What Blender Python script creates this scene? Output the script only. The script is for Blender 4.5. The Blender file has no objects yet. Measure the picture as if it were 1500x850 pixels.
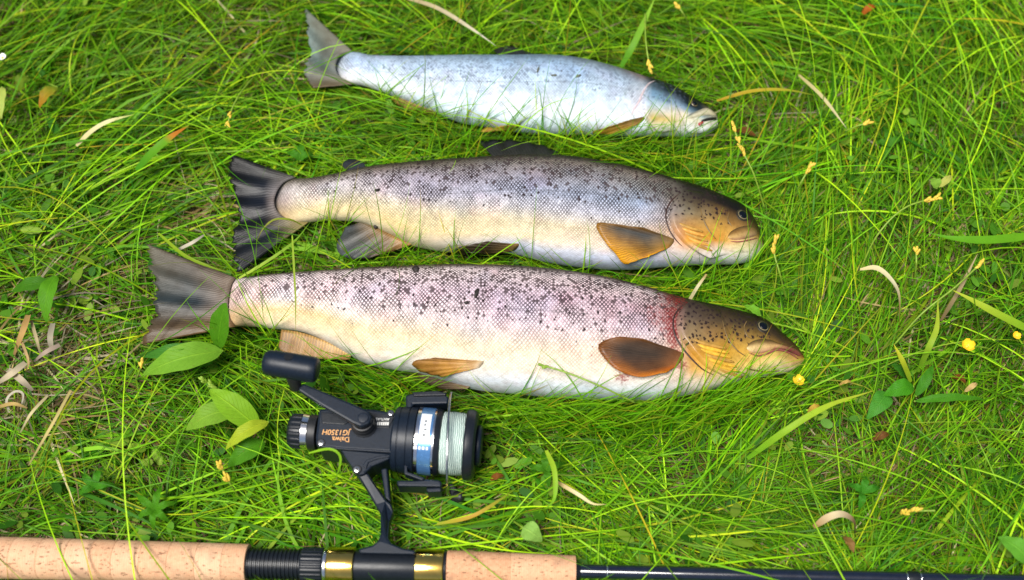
import bpy, bmesh, math, random
import numpy as np
from mathutils import Vector, Matrix
from mathutils.bvhtree import BVHTree

random.seed(7)
RNG = np.random.default_rng(7)
R = math.radians
SC = bpy.context.scene
COL = SC.collection

# ------------------------------------------------------------------ camera
HFOV = R(50.0)
TILT = R(25.0)                 # away from straight down
DIST = 0.80
TARGET = np.array([0.0, 0.0, 0.03])
W0, H0 = 1500.0, 850.0
FPX = (W0 / 2) / math.tan(HFOV / 2)
FWD = np.array([0.0, math.sin(TILT), -math.cos(TILT)])
RIGHT = np.array([1.0, 0.0, 0.0])
UP = np.array([0.0, math.cos(TILT), math.sin(TILT)])
CAM = TARGET - DIST * FWD

cd = bpy.data.cameras.new('camera')
cam = bpy.data.objects.new('camera', cd)
COL.objects.link(cam)
cam.location = CAM.tolist()
cam.rotation_euler = (TILT, 0, 0)
cd.sensor_fit = 'HORIZONTAL'
cd.sensor_width = 36.0
cd.lens = 18.0 / math.tan(HFOV / 2)
cd.clip_start = 0.01
cd.clip_end = 500.0
cd.dof.use_dof = True
cd.dof.focus_distance = 0.785
cd.dof.aperture_fstop = 3.6
SC.camera = cam

# ------------------------------------------------------------------ sky, sun, exposure
SUN_EL, SUN_AZ = R(72.0), R(232.0)      # azimuth: clockwise from +Y
w = bpy.data.worlds.new('World')
SC.world = w
w.use_nodes = True
nt = w.node_tree
nt.nodes.clear()
sky = nt.nodes.new('ShaderNodeTexSky')
sky.sky_type = 'NISHITA'
sky.sun_disc = False
sky.sun_elevation = SUN_EL
sky.sun_rotation = SUN_AZ
sky.air_density = 1.0
sky.dust_density = 3.0
sky.ozone_density = 0.6
bg = nt.nodes.new('ShaderNodeBackground')
bg.inputs['Strength'].default_value = 0.055
out = nt.nodes.new('ShaderNodeOutputWorld')
nt.links.new(sky.outputs[0], bg.inputs['Color'])
nt.links.new(bg.outputs[0], out.inputs[0])

sl = bpy.data.lights.new('sun', 'SUN')
sl.energy = 3.5
sl.angle = R(26.0)
sl.color = (1.0, 0.96, 0.9)
sun = bpy.data.objects.new('sun', sl)
COL.objects.link(sun)
sdir = Vector((math.sin(SUN_AZ) * math.cos(SUN_EL), math.cos(SUN_AZ) * math.cos(SUN_EL), math.sin(SUN_EL)))
sun.rotation_euler = sdir.to_track_quat('Z', 'Y').to_euler()

SC.view_settings.view_transform = 'Standard'
SC.view_settings.look = 'None'
SC.view_settings.gamma = 1.0
SC.view_settings.exposure = 0.60
SC.view_settings.use_curve_mapping = False
SC.cycles.max_bounces = 8
SC.cycles.transparent_max_bounces = 8

# ------------------------------------------------------------------ pixel <-> world helpers
def ray(px, py):
    px = np.asarray(px, float); py = np.asarray(py, float)
    d = FWD + ((px - W0 / 2) / FPX)[..., None] * RIGHT - ((py - H0 / 2) / FPX)[..., None] * UP
    return d
def P(px, py, z):
    """point of the level plane at height z that stands at this place"""
    d = ray(px, py)
    t = (np.asarray(z, float) - CAM[2]) / d[..., 2]
    return CAM + d * t[..., None]
def S(px, py, z):
    """metres per pixel there"""
    p = P(px, py, z)
    return float(np.dot(p - CAM, FWD)) / FPX
def Q(p):
    v = np.asarray(p, float) - CAM
    dep = v @ FWD
    return W0 / 2 + FPX * (v @ RIGHT) / dep, H0 / 2 - FPX * (v @ UP) / dep
def lin(c):
    c = np.asarray(c, float) / 255.0
    return np.where(c <= 0.04045, c / 12.92, ((c + 0.055) / 1.055) ** 2.4)
def L4(r, g, b, k=1.0):
    v = lin((r, g, b)) * k
    return (float(v[0]), float(v[1]), float(v[2]), 1.0)
def poly_at(pts, n):
    """resample a polyline (smooth) to n points"""
    p = np.asarray(pts, float)
    d = np.r_[0, np.cumsum(np.linalg.norm(p[1:] - p[:-1], axis=1))]
    t = np.linspace(0, d[-1], n)
    return np.stack([np.interp(t, d, p[:, k]) for k in range(p.shape[1])], 1)
def smooth_poly(pts, n):
    """Catmull-Rom through the points"""
    p = np.asarray(pts, float)
    if len(p) < 3:
        return poly_at(p, n)
    q = np.vstack([2 * p[0] - p[1], p, 2 * p[-1] - p[-2]])
    out = []
    for i in range(1, len(q) - 2):
        for t in np.linspace(0, 1, 12, endpoint=False):
            a, b, c, d = q[i - 1], q[i], q[i + 1], q[i + 2]
            out.append(0.5 * (2 * b + (c - a) * t + (2 * a - 5 * b + 4 * c - d) * t * t + (3 * b - a - 3 * c + d) * t ** 3))
    out.append(p[-1])
    out = np.array(out)
    d = np.r_[0, np.cumsum(np.linalg.norm(out[1:] - out[:-1], axis=1))]
    t = np.linspace(0, d[-1], n)
    return np.stack([np.interp(t, d, out[:, k]) for k in range(p.shape[1])], 1)

# ------------------------------------------------------------------ objects helpers
def tag(o, label=None, cat=None, group=None, kind=None):
    if label: o['label'] = label
    if cat: o['category'] = cat
    if group: o['group'] = group
    if kind: o['kind'] = kind
    return o
def empty(name, loc, label, cat, group=None):
    o = bpy.data.objects.new(name, None)
    o.empty_display_size = 0.02
    COL.objects.link(o)
    o.location = [float(x) for x in loc]
    return tag(o, label, cat, group)
def mesh_obj(name, verts, faces, mat, parent=None, smooth=True, cols=None, attrs=None):
    me = bpy.data.meshes.new(name)
    v = np.asarray(verts, float)
    if parent is not None:
        base = np.array(parent.location)
        if parent.parent is not None:
            base = base + np.array(parent.parent.location)
        v = v - base
    if isinstance(faces, np.ndarray):
        nf, k = faces.shape
        me.vertices.add(len(v))
        me.vertices.foreach_set('co', v.astype(np.float32).ravel())
        me.loops.add(nf * k)
        me.loops.foreach_set('vertex_index', faces.astype(np.int32).ravel())
        me.polygons.add(nf)
        me.polygons.foreach_set('loop_start', np.arange(0, nf * k, k, dtype=np.int32))
        me.update(calc_edges=True)
    else:
        me.from_pydata([tuple(x) for x in v], [], [tuple(int(i) for i in f) for f in faces])
        me.update()
    if smooth:
        me.polygons.foreach_set('use_smooth', np.ones(len(me.polygons), dtype=bool))
    if cols is not None:
        c = np.ones((len(v), 4), np.float32)
        c[:, :3] = np.asarray(cols)[:, :3]
        at = me.attributes.new('Col', 'FLOAT_COLOR', 'POINT')
        at.data.foreach_set('color', c.ravel())
    for k, (typ, a) in (attrs or {}).items():
        at = me.attributes.new(k, typ, 'POINT')
        a = np.asarray(a, np.float32)
        at.data.foreach_set({'FLOAT_VECTOR': 'vector', 'FLOAT_COLOR': 'color', 'FLOAT': 'value'}[typ], a.ravel())
    if mat is not None:
        me.materials.append(mat)
    o = bpy.data.objects.new(name, me)
    COL.objects.link(o)
    if parent is not None:
        o.parent = parent
    return o
def bevel(o, wdt, seg=2):
    m = o.modifiers.new('bevel', 'BEVEL')
    m.width = wdt; m.segments = seg; m.limit_method = 'ANGLE'; m.angle_limit = R(35)
    return o
def flat_angle(o, deg=35):
    """smooth shade only gentle edges"""
    me = o.data
    bm = bmesh.new(); bm.from_mesh(me)
    for e in bm.edges:
        if len(e.link_faces) == 2 and e.calc_face_angle(0) > R(deg):
            e.smooth = False
    bm.to_mesh(me); bm.free()
    return o
def grid_faces(n, m, closed_m=False):
    f = []
    mm = m if closed_m else m - 1
    for i in range(n - 1):
        for j in range(mm):
            j2 = (j + 1) % m
            f.append((i * m + j, i * m + j2, (i + 1) * m + j2, (i + 1) * m + j))
    return f
def frame_of(d):
    d = np.asarray(d, float); d = d / np.linalg.norm(d)
    a = np.array([0, 0, 1.0]) if abs(d[2]) < 0.9 else np.array([1.0, 0, 0])
    u = np.cross(d, a); u /= np.linalg.norm(u)
    return d, u, np.cross(d, u)
def lathe(name, p0, p1, prof, mat, parent, n=40, cap=True, rib=None):
    """prof: (t along p0-p1 in 0..1, radius in metres). rib=(count, depth) makes knurls"""
    p0 = np.asarray(p0, float); p1 = np.asarray(p1, float)
    d, u, v = frame_of(p1 - p0)
    ln = np.linalg.norm(p1 - p0)
    vs = []
    for t, r in prof:
        for k in range(n):
            a = 2 * math.pi * k / n
            rr = r
            if rib and r > 0:
                rr = r - (rib[1] if (k // max(1, n // (2 * rib[0]))) % 2 else 0)
            vs.append(p0 + d * ln * t + (u * math.cos(a) + v * math.sin(a)) * rr)
    f = grid_faces(len(prof), n, True)
    if cap:
        f.append(tuple(range(n - 1, -1, -1)))
        f.append(tuple((len(prof) - 1) * n + k for k in range(n)))
    o = mesh_obj(name, vs, f, mat, parent)
    return flat_angle(o, 30)
def rprof(r, e=0.1, ln=1.0, t0=0.0, t1=1.0):
    """a cylinder profile with rounded ends; e: edge radius / radius"""
    et = e * r / ln
    h = [(et * (1 - math.cos(math.pi / 2 * k / 4)), r * (1 - e) + r * e * math.sin(math.pi / 2 * k / 4)) for k in range(5)]
    return [(t0 + x, y) for x, y in h] + [(t1 - x, y) for x, y in h[::-1]]
def tube(name, pts, rad, mat, parent, n=8, cap=True):
    pts = np.asarray(pts, float)
    rad = np.broadcast_to(np.asarray(rad, float), (len(pts),))
    tn = np.gradient(pts, axis=0)
    vs = []
    u0 = None
    for i in range(len(pts)):
        d, u, v = frame_of(tn[i])
        if u0 is not None:
            u = u0 - d * np.dot(u0, d); u /= np.linalg.norm(u); v = np.cross(d, u)
        u0 = u
        for k in range(n):
            a = 2 * math.pi * k / n
            vs.append(pts[i] + (u * math.cos(a) + v * math.sin(a)) * rad[i])
    f = grid_faces(len(pts), n, True)
    if cap:
        f.append(tuple(range(n - 1, -1, -1)))
        f.append(tuple((len(pts) - 1) * n + k for k in range(n)))
    return mesh_obj(name, vs, f, mat, parent)
def prism(name, poly_px, z0, z1, mat, parent, bev=0.0008, zs=None):
    """upright block whose top outline (at height z1) is given; z0 bottom"""
    pts = np.asarray(poly_px, float)
    a = sum(pts[i][0] * pts[(i + 1) % len(pts)][1] - pts[(i + 1) % len(pts)][0] * pts[i][1] for i in range(len(pts)))
    if a > 0:
        pts = pts[::-1]
    zt = np.full(len(pts), z1) if zs is None else np.asarray(zs, float)
    top = P(pts[:, 0], pts[:, 1], zt)
    bot = top.copy(); bot[:, 2] = zt - (z1 - z0)
    n = len(pts)
    vs = np.vstack([bot, top])
    f = [tuple(range(n - 1, -1, -1)), tuple(range(n, 2 * n))]
    for i in range(n):
        j = (i + 1) % n
        f.append((i, j, n + j, n + i))
    o = mesh_obj(name, vs, f, mat, parent, smooth=False)
    if bev:
        bevel(o, bev, 2)
    return o

# ------------------------------------------------------------------ materials
def new_mat(name):
    m = bpy.data.materials.new(name)
    m.use_nodes = True
    t = m.node_tree
    return m, t, t.nodes['Principled BSDF'], t.nodes['Material Output']
def nd(t, typ, **kw):
    n = t.nodes.new(typ)
    for k, v in kw.items():
        setattr(n, k, v)
    return n
def mth(t, op, a, b=None, c=None, clamp=False):
    n = t.nodes.new('ShaderNodeMath'); n.operation = op; n.use_clamp = clamp
    for i, x in enumerate((a, b, c)):
        if x is None: continue
        if isinstance(x, (int, float)): n.inputs[i].default_value = x
        else: t.links.new(x, n.inputs[i])
    return n.outputs[0]
def mixc(t, fac, a, b, mode='MIX'):
    n = t.nodes.new('ShaderNodeMix'); n.data_type = 'RGBA'; n.blend_type = mode
    for s, x in ((n.inputs[0], fac), (n.inputs[6], a), (n.inputs[7], b)):
        if isinstance(x, (int, float)): s.default_value = x
        elif isinstance(x, tuple): s.default_value = x
        else: t.links.new(x, s)
    return n.outputs[2]
def sstep(t, x, lo, hi):
    n = t.nodes.new('ShaderNodeMapRange'); n.interpolation_type = 'SMOOTHSTEP'
    t.links.new(x, n.inputs[0])
    n.inputs[1].default_value = lo; n.inputs[2].default_value = hi
    n.inputs[3].default_value = 0; n.inputs[4].default_value = 1
    return n.outputs[0]
def noise(t, vec, scale, detail=3, rough=0.55):
    n = t.nodes.new('ShaderNodeTexNoise')
    n.inputs['Scale'].default_value = scale
    n.inputs['Detail'].default_value = detail
    n.inputs['Roughness'].default_value = rough
    if vec is not None: t.links.new(vec, n.inputs['Vector'])
    return n
def bump(t, h, dist, strength=1.0):
    n = t.nodes.new('ShaderNodeBump')
    n.inputs['Distance'].default_value = dist
    n.inputs['Strength'].default_value = strength
    t.links.new(h, n.inputs['Height'])
    return n.outputs[0]
def attr(t, name):
    return nd(t, 'ShaderNodeAttribute', attribute_name=name)

def plain(name, rgba, rough=0.5, metal=0.0, var=0.15, nscale=400, bmp=0.0, spec=0.5, coat=0.0):
    m, t, b, o = new_mat(name)
    tc = nd(t, 'ShaderNodeTexCoord')
    nz = noise(t, tc.outputs['Object'], nscale, 4)
    f = sstep(t, nz.outputs[0], 0.3, 0.7)
    c1 = tuple(x * (1 - var) for x in rgba[:3]) + (1,)
    c2 = tuple(min(1, x * (1 + var)) for x in rgba[:3]) + (1,)
    t.links.new(mixc(t, f, c1, c2), b.inputs['Base Color'])
    n2 = noise(t, tc.outputs['Object'], nscale * 0.25, 5)
    t.links.new(mth(t, 'ADD', rough - 0.08, mth(t, 'MULTIPLY', n2.outputs[0], 0.16)), b.inputs['Roughness'])
    b.inputs['Metallic'].default_value = metal
    b.inputs['Specular IOR Level'].default_value = spec
    b.inputs['Coat Weight'].default_value = coat
    if bmp:
        t.links.new(bump(t, nz.outputs[0], bmp), b.inputs['Normal'])
    return m

def leafy(name, trans=0.35, rough=0.45, veins=False, spec=0.35):
    """colour from the Col attribute; partly translucent"""
    m, t, b, o = new_mat(name)
    c = attr(t, 'Col').outputs['Color']
    tc = nd(t, 'ShaderNodeTexCoord')
    nz = noise(t, tc.outputs['Object'], 260 if veins else 120, 3)
    c = mixc(t, mth(t, 'MULTIPLY', nz.outputs[0], 0.55), c, mixc(t, 1.0, c, (0.45, 0.5, 0.4, 1), 'MULTIPLY'))
    if veins:
        nb = noise(t, tc.outputs['Object'], 330, 4, 0.7)
        c = mixc(t, mth(t, 'MULTIPLY', sstep(t, nb.outputs[0], 0.62, 0.72), 0.6), c, (0.16, 0.10, 0.03, 1))
        uv = attr(t, 'luv').outputs['Vector']
        sx = nd(t, 'ShaderNodeSeparateXYZ'); t.links.new(uv, sx.inputs[0])
        av = mth(t, 'ABSOLUTE', sx.outputs[1])
        ph = mth(t, 'SUBTRACT', mth(t, 'MULTIPLY', sx.outputs[0], 11.0), mth(t, 'MULTIPLY', av, 3.0))
        vein = sstep(t, mth(t, 'ABSOLUTE', mth(t, 'SUBTRACT', mth(t, 'FRACT', ph), 0.5)), 0.40, 0.5)
        mid = mth(t, 'SUBTRACT', 1.0, sstep(t, av, 0.02, 0.09))
        vm = mth(t, 'MAXIMUM', mth(t, 'MULTIPLY', vein, 0.5), mid)
        c = mixc(t, mth(t, 'MULTIPLY', vm, 0.5), c, mixc(t, 1.0, c, (1.7, 1.5, 1.6, 1), 'MULTIPLY'))
        t.links.new(bump(t, vm, 0.0006, 0.6), b.inputs['Normal'])
    t.links.new(c, b.inputs['Base Color'])
    b.inputs['Roughness'].default_value = rough
    b.inputs['Specular IOR Level'].default_value = spec
    tr = nd(t, 'ShaderNodeBsdfTranslucent')
    t.links.new(mixc(t, 1.0, c, (1.25, 1.2, 0.6, 1), 'MULTIPLY'), tr.inputs[0])
    mx = nd(t, 'ShaderNodeMixShader'); mx.inputs[0].default_value = trans
    t.links.new(b.outputs[0], mx.inputs[1]); t.links.new(tr.outputs[0], mx.inputs[2])
    t.links.new(mx.outputs[0], o.inputs[0])
    return m

def fish_skin(name, pitch=0.0021, silver=0.0, dark=0.45, spot=0.97, spotcol=(0.022, 0.012, 0.013, 1), gloss=0.0):
    m, t, b, o = new_mat(name)
    col = attr(t, 'Col').outputs['Color']
    suv = attr(t, 'suv').outputs['Vector']
    am = attr(t, 'amt'); sep = nd(t, 'ShaderNodeSeparateColor'); t.links.new(am.outputs['Color'], sep.inputs[0])
    sc_amt, sp_small, sp_big = sep.outputs[0], sep.outputs[1], sep.outputs[2]
    blood = attr(t, 'blood').outputs['Fac']
    # warp a little so that rows are not ruled lines
    wn = noise(t, suv, 26, 3, 0.6)
    wv = nd(t, 'ShaderNodeVectorMath', operation='SUBTRACT'); t.links.new(wn.outputs['Color'], wv.inputs[0]); wv.inputs[1].default_value = (.5, .5, .5)
    wsx = nd(t, 'ShaderNodeVectorMath', operation='SCALE'); t.links.new(wv.outputs[0], wsx.inputs[0]); wsx.inputs['Scale'].default_value = 0.007
    wa = nd(t, 'ShaderNodeVectorMath', operation='ADD'); t.links.new(suv, wa.inputs[0]); t.links.new(wsx.outputs[0], wa.inputs[1])
    sx = nd(t, 'ShaderNodeSeparateXYZ'); t.links.new(wa.outputs[0], sx.inputs[0])
    X = mth(t, 'MULTIPLY', sx.outputs[0], 1.0 / pitch)
    Y = mth(t, 'MULTIPLY', sx.outputs[1], 1.0 / (pitch * 1.05))
    a = mth(t, 'ADD', X, Y); c_ = mth(t, 'SUBTRACT', X, Y)
    da = mth(t, 'ABSOLUTE', mth(t, 'SUBTRACT', mth(t, 'FRACT', a), 0.5))
    db = mth(t, 'ABSOLUTE', mth(t, 'SUBTRACT', mth(t, 'FRACT', c_), 0.5))
    d = mth(t, 'MULTIPLY', mth(t, 'MAXIMUM', da, db), 2.0)
    edge = sstep(t, d, 0.30, 0.86)
    cell = nd(t, 'ShaderNodeCombineXYZ'); t.links.new(mth(t, 'FLOOR', a), cell.inputs[0]); t.links.new(mth(t, 'FLOOR', c_), cell.inputs[1])
    wnz = nd(t, 'ShaderNodeTexWhiteNoise', noise_dimensions='2D'); t.links.new(cell.outputs[0], wnz.inputs['Vector'])
    ne = noise(t, suv, 75, 4, 0.65)
    e = mth(t, 'MULTIPLY', mth(t, 'MULTIPLY', edge, sc_amt), mth(t, 'ADD', 0.4, mth(t, 'MULTIPLY', sstep(t, ne.outputs[0], 0.34, 0.62), 0.6)))
    bright = mixc(t, mth(t, 'MULTIPLY', sc_amt, mth(t, 'ADD', 0.2, mth(t, 'MULTIPLY', wnz.outputs['Value'], 0.9))), col, mixc(t, 1.0, col, (1.6, 1.58, 1.6, 1), 'MULTIPLY'))
    c = mixc(t, e, bright, mixc(t, 1.0, col, (dark, dark * .94, dark, 1), 'MULTIPLY'))
    # mottled skin, pink and blue sheen
    n3 = noise(t, suv, 90, 5)
    c = mixc(t, mth(t, 'MULTIPLY', sstep(t, n3.outputs[0], 0.45, 0.75), 0.3), c, mixc(t, 1.0, c, (0.58, 0.55, 0.55, 1), 'MULTIPLY'))
    n6 = noise(t, suv, 28, 3)
    c = mixc(t, mth(t, 'MULTIPLY', sstep(t, n6.outputs[0], 0.5, 0.7), 0.5), c, mixc(t, 1.0, c, (0.86, 0.97, 1.14, 1), 'MULTIPLY'))
    n7 = noise(t, suv, 41, 3)
    c = mixc(t, mth(t, 'MULTIPLY', sstep(t, n7.outputs[0], 0.5, 0.7), 0.5), c, mixc(t, 1.0, c, (1.12, 0.93, 0.97, 1), 'MULTIPLY'))
    # single dark scales
    on = mth(t, 'LESS_THAN', wnz.outputs['Value'], mth(t, 'MULTIPLY', sp_small, 0.30))
    c = mixc(t, mth(t, 'MULTIPLY', on, mth(t, 'SUBTRACT', spot * 0.9, mth(t, 'MULTIPLY', edge, 0.25))), c, (spotcol[0] * 2, spotcol[1] * 2, spotcol[2] * 2, 1))
    # spots with ragged, crossed outlines
    sn = noise(t, suv, 620, 3, 0.7)
    sv = nd(t, 'ShaderNodeVectorMath', operation='SUBTRACT'); t.links.new(sn.outputs['Color'], sv.inputs[0]); sv.inputs[1].default_value = (.5, .5, .5)
    ss = nd(t, 'ShaderNodeVectorMath', operation='SCALE'); t.links.new(sv.outputs[0], ss.inputs[0]); ss.inputs['Scale'].default_value = 0.0036
    sa = nd(t, 'ShaderNodeVectorMath', operation='ADD'); t.links.new(suv, sa.inputs[0]); t.links.new(ss.outputs[0], sa.inputs[1])
    for (scale, amt_s, rad, key) in ((200, sp_big, 0.17, 0), (300, sp_big, 0.155, 1), (330, am.outputs['Alpha'], 0.34, 2)):
        vo = nd(t, 'ShaderNodeTexVoronoi', voronoi_dimensions='2D'); vo.inputs['Scale'].default_value = scale
        t.links.new(sa.outputs[0], vo.inputs['Vector'])
        vs = nd(t, 'ShaderNodeSeparateColor'); t.links.new(vo.outputs['Color'], vs.inputs[0])
        on = mth(t, 'LESS_THAN', vs.outputs[0], amt_s)
        r_ = mth(t, 'ADD', rad * 0.55, mth(t, 'MULTIPLY', vs.outputs[1], rad * 0.8))
        k = mth(t, 'SUBTRACT', 1.0, sstep(t, mth(t, 'DIVIDE', vo.outputs['Distance'], r_), 0.6, 1.2))
        c = mixc(t, mth(t, 'MULTIPLY', mth(t, 'MULTIPLY', on, k), spot), c, spotcol)
    lt = mth(t, 'ABSOLUTE', attr(t, 'lat').outputs['Fac'])
    c = mixc(t, mth(t, 'MULTIPLY', mth(t, 'SUBTRACT', 1.0, sstep(t, lt, 0.008, 0.03)), mth(t, 'MULTIPLY', sc_amt, 0.26)), c, (0.05, 0.045, 0.05, 1))
    nh = noise(t, suv, 170, 5, 0.7)
    c = mixc(t, mth(t, 'MULTIPLY', mth(t, 'MULTIPLY', sstep(t, nh.outputs[0], 0.42, 0.66), mth(t, 'SUBTRACT', 1.0, sc_amt)), 0.42), c, mixc(t, 1.0, c, (0.52, 0.46, 0.38, 1), 'MULTIPLY'))
    # fine grain
    n8 = noise(t, suv, 420, 4, 0.7)
    c = mixc(t, mth(t, 'MULTIPLY', sstep(t, n8.outputs[0], 0.45, 0.72), 0.34), c, mixc(t, 1.0, c, (0.5, 0.47, 0.44, 1), 'MULTIPLY'))
    # blood
    n4 = noise(t, suv, 330, 6, 0.75)
    bf = sstep(t, mth(t, 'ADD', blood, mth(t, 'MULTIPLY', mth(t, 'SUBTRACT', n4.outputs[0], 0.5), 2.6)), 0.5, 0.95)
    bf = mth(t, 'MULTIPLY', bf, mth(t, 'GREATER_THAN', blood, 0.02))
    c = mixc(t, mth(t, 'MULTIPLY', bf, mth(t, 'SUBTRACT', 0.8, mth(t, 'MULTIPLY', mth(t, 'SUBTRACT', 1.0, edge), mth(t, 'MULTIPLY', sc_amt, 0.35)))), c, (0.21, 0.014, 0.012, 1))
    t.links.new(c, b.inputs['Base Color'])
    h = mth(t, 'MULTIPLY', mth(t, 'MULTIPLY', mth(t, 'SUBTRACT', 1.0, d), sc_amt), 1.0)
    n5 = noise(t, suv, 240, 4)
    hh = mth(t, 'ADD', h, mth(t, 'MULTIPLY', n5.outputs[0], 0.5))
    hh = mth(t, 'ADD', hh, mth(t, 'MULTIPLY', mth(t, 'MULTIPLY', wnz.outputs['Value'], sc_amt), 0.6))
    bn = bump(t, hh, 0.0005, 0.9)
    t.links.new(bn, b.inputs['Normal']); t.links.new(bn, b.inputs['Coat Normal'])
    t.links.new(mth(t, 'ADD', 0.32, mth(t, 'MULTIPLY', n5.outputs[0], 0.25)), b.inputs['Roughness'])
    b.inputs['Metallic'].default_value = silver
    b.inputs['Specular IOR Level'].default_value = 0.2
    b.inputs['Coat Weight'].default_value = 0.16 + gloss
    b.inputs['Coat Roughness'].default_value = 0.14
    return m

def fin_mat(name, rays=26, contrast=0.45):
    m, t, b, o = new_mat(name)
    col = attr(t, 'Col').outputs['Color']
    fuv = attr(t, 'fuv').outputs['Vector']
    sx = nd(t, 'ShaderNodeSeparateXYZ'); t.links.new(fuv, sx.inputs[0])
    nz = noise(t, fuv, 7, 4)
    u = mth(t, 'ADD', mth(t, 'MULTIPLY', sx.outputs[0], float(rays)), mth(t, 'MULTIPLY', nz.outputs[0], 1.3))
    # rays fork towards the edge
    st = mth(t, 'ABSOLUTE', mth(t, 'SUBTRACT', mth(t, 'FRACT', u), 0.5))
    st2 = mth(t, 'ABSOLUTE', mth(t, 'SUBTRACT', mth(t, 'FRACT', mth(t, 'MULTIPLY', u, 2.0)), 0.5))
    s = mth(t, 'MULTIPLY', mth(t, 'ADD', mth(t, 'MULTIPLY', st, mth(t, 'SUBTRACT', 1.0, sx.outputs[1])), mth(t, 'MULTIPLY', st2, sx.outputs[1])), 2.0)
    f = sstep(t, s, 0.25, 0.85)
    c = mixc(t, f, mixc(t, 1.0, col, (1 - contrast,) * 3 + (1,), 'MULTIPLY'), mixc(t, 1.0, col, (1.2, 1.2, 1.2, 1), 'MULTIPLY'))
    tc = nd(t, 'ShaderNodeTexCoord')
    n2 = noise(t, tc.outputs['Object'], 120, 4)
    c = mixc(t, mth(t, 'MULTIPLY', sstep(t, n2.outputs[0], 0.4, 0.75), 0.7), c, mixc(t, 1.0, c, (0.6, 0.52, 0.44, 1), 'MULTIPLY'))
    t.links.new(c, b.inputs['Base Color'])
    t.links.new(bump(t, f, 0.0003, 0.35), b.inputs['Normal'])
    b.inputs['Roughness'].default_value = 0.45
    b.inputs['Specular IOR Level'].default_value = 0.3
    b.inputs['Coat Weight'].default_value = 0.08
    b.inputs['Coat Roughness'].default_value = 0.25
    return m

def ground_mat():
    m, t, b, o = new_mat('soil and thatch')
    tc = nd(t, 'ShaderNodeTexCoord')
    n1 = noise(t, tc.outputs['Object'], 22, 6, 0.6)
    n2 = noise(t, tc.outputs['Object'], 160, 6, 0.7)
    c = mixc(t, sstep(t, n1.outputs[0], 0.35, 0.7), (0.022, 0.013, 0.006, 1), (0.055, 0.034, 0.016, 1))
    c = mixc(t, mth(t, 'MULTIPLY', sstep(t, n2.outputs[0], 0.5, 0.75), 0.6), c, (0.12, 0.08, 0.04, 1))
    n3 = noise(t, tc.outputs['Object'], 9, 3)
    c = mixc(t, mth(t, 'MULTIPLY', sstep(t, n3.outputs[0], 0.45, 0.7), 0.55), c, (0.022, 0.04, 0.006, 1))
    t.links.new(c, b.inputs['Base Color'])
    b.inputs['Roughness'].default_value = 0.95
    t.links.new(bump(t, n2.outputs[0], 0.004), b.inputs['Normal'])
    return m

def cork_mat():
    m, t, b, o = new_mat('cork')
    tc = nd(t, 'ShaderNodeTexCoord'); oi = nd(t, 'ShaderNodeObjectInfo')
    mp = nd(t, 'ShaderNodeMapping'); t.links.new(tc.outputs['Object'], mp.inputs[0])
    off = nd(t, 'ShaderNodeCombineXYZ')
    for i in range(3): t.links.new(mth(t, 'MULTIPLY', oi.outputs['Random'], 37.0 + 11 * i), off.inputs[i])
    t.links.new(off.outputs[0], mp.inputs['Location'])
    v = mp.outputs[0]
    n1 = noise(t, v, 70, 5, 0.6); n2 = noise(t, v, 420, 5, 0.7)
    base = mixc(t, oi.outputs['Random'], L4(196, 140, 104), L4(228, 184, 150))
    c = mixc(t, mth(t, 'MULTIPLY', sstep(t, n1.outputs[0], 0.35, 0.7), 0.5), base, L4(206, 152, 112))
    c = mixc(t, mth(t, 'MULTIPLY', sstep(t, n2.outputs[0], 0.3, 0.7), 0.5), c, L4(228, 190, 150))
    # lathe lines
    sx = nd(t, 'ShaderNodeSeparateXYZ'); t.links.new(tc.outputs['Object'], sx.inputs[0])
    wl = mth(t, 'SINE', mth(t, 'ADD', mth(t, 'MULTIPLY', sx.outputs[0], 4200.0), mth(t, 'MULTIPLY', n1.outputs[0], 14.0)))
    c = mixc(t, mth(t, 'MULTIPLY', sstep(t, wl, 0.2, 1.0), 0.16), c, L4(150, 100, 62))
    # lenticels: dark dashes
    m2 = nd(t, 'ShaderNodeMapping'); t.links.new(v, m2.inputs[0]); m2.inputs['Scale'].default_value = (0.45, 1.0, 1.0)
    n3 = noise(t, m2.outputs[0], 620, 4, 0.65)
    k = sstep(t, n3.outputs[0], 0.60, 0.66)
    c = mixc(t, mth(t, 'MULTIPLY', k, 0.75), c, L4(112, 66, 36))
    n4 = noise(t, v, 55, 2)
    dirt = sstep(t, n4.outputs[0], 0.6, 0.8)
    c = mixc(t, mth(t, 'MULTIPLY', dirt, 0.4), c, L4(120, 92, 80))
    t.links.new(c, b.inputs['Base Color'])
    b.inputs['Roughness'].default_value = 0.72
    b.inputs['Specular IOR Level'].default_value = 0.25
    t.links.new(bump(t, mth(t, 'SUBTRACT', n2.outputs[0], mth(t, 'MULTIPLY', k, 1.5)), 0.0003, 0.8), b.inputs['Normal'])
    return m

M = {}
M['ground'] = ground_mat()
M['grass'] = leafy('grass blade', 0.30, 0.5, spec=0.15)
M['thatch'] = leafy('dry blade', 0.2, 0.7, spec=0.2)
M['leaf'] = leafy('broad leaf', 0.30, 0.58, veins=True, spec=0.2)
M['cork'] = cork_mat()
M['black'] = plain('matt black paint', (0.008, 0.011, 0.016, 1), 0.38, 0.0, 0.2, 900, 0.00005, 0.35)
M['blackg'] = plain('black rubber', (0.009, 0.010, 0.012, 1), 0.5, 0, 0.2, 600)
M['graph'] = plain('dark blue graphite', (0.006, 0.0115, 0.022, 1), 0.42, 0.0, 0.2, 700, 0.00004, 0.3)
M['blank'] = plain('dark blue blank lacquer', (0.006, 0.010, 0.022, 1), 0.16, 0.0, 0.2, 300, 0, 0.6, 0.6)
M['gold'] = plain('gold plating', (0.83, 0.56, 0.13, 1), 0.16, 1.0, 0.06, 200)
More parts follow.
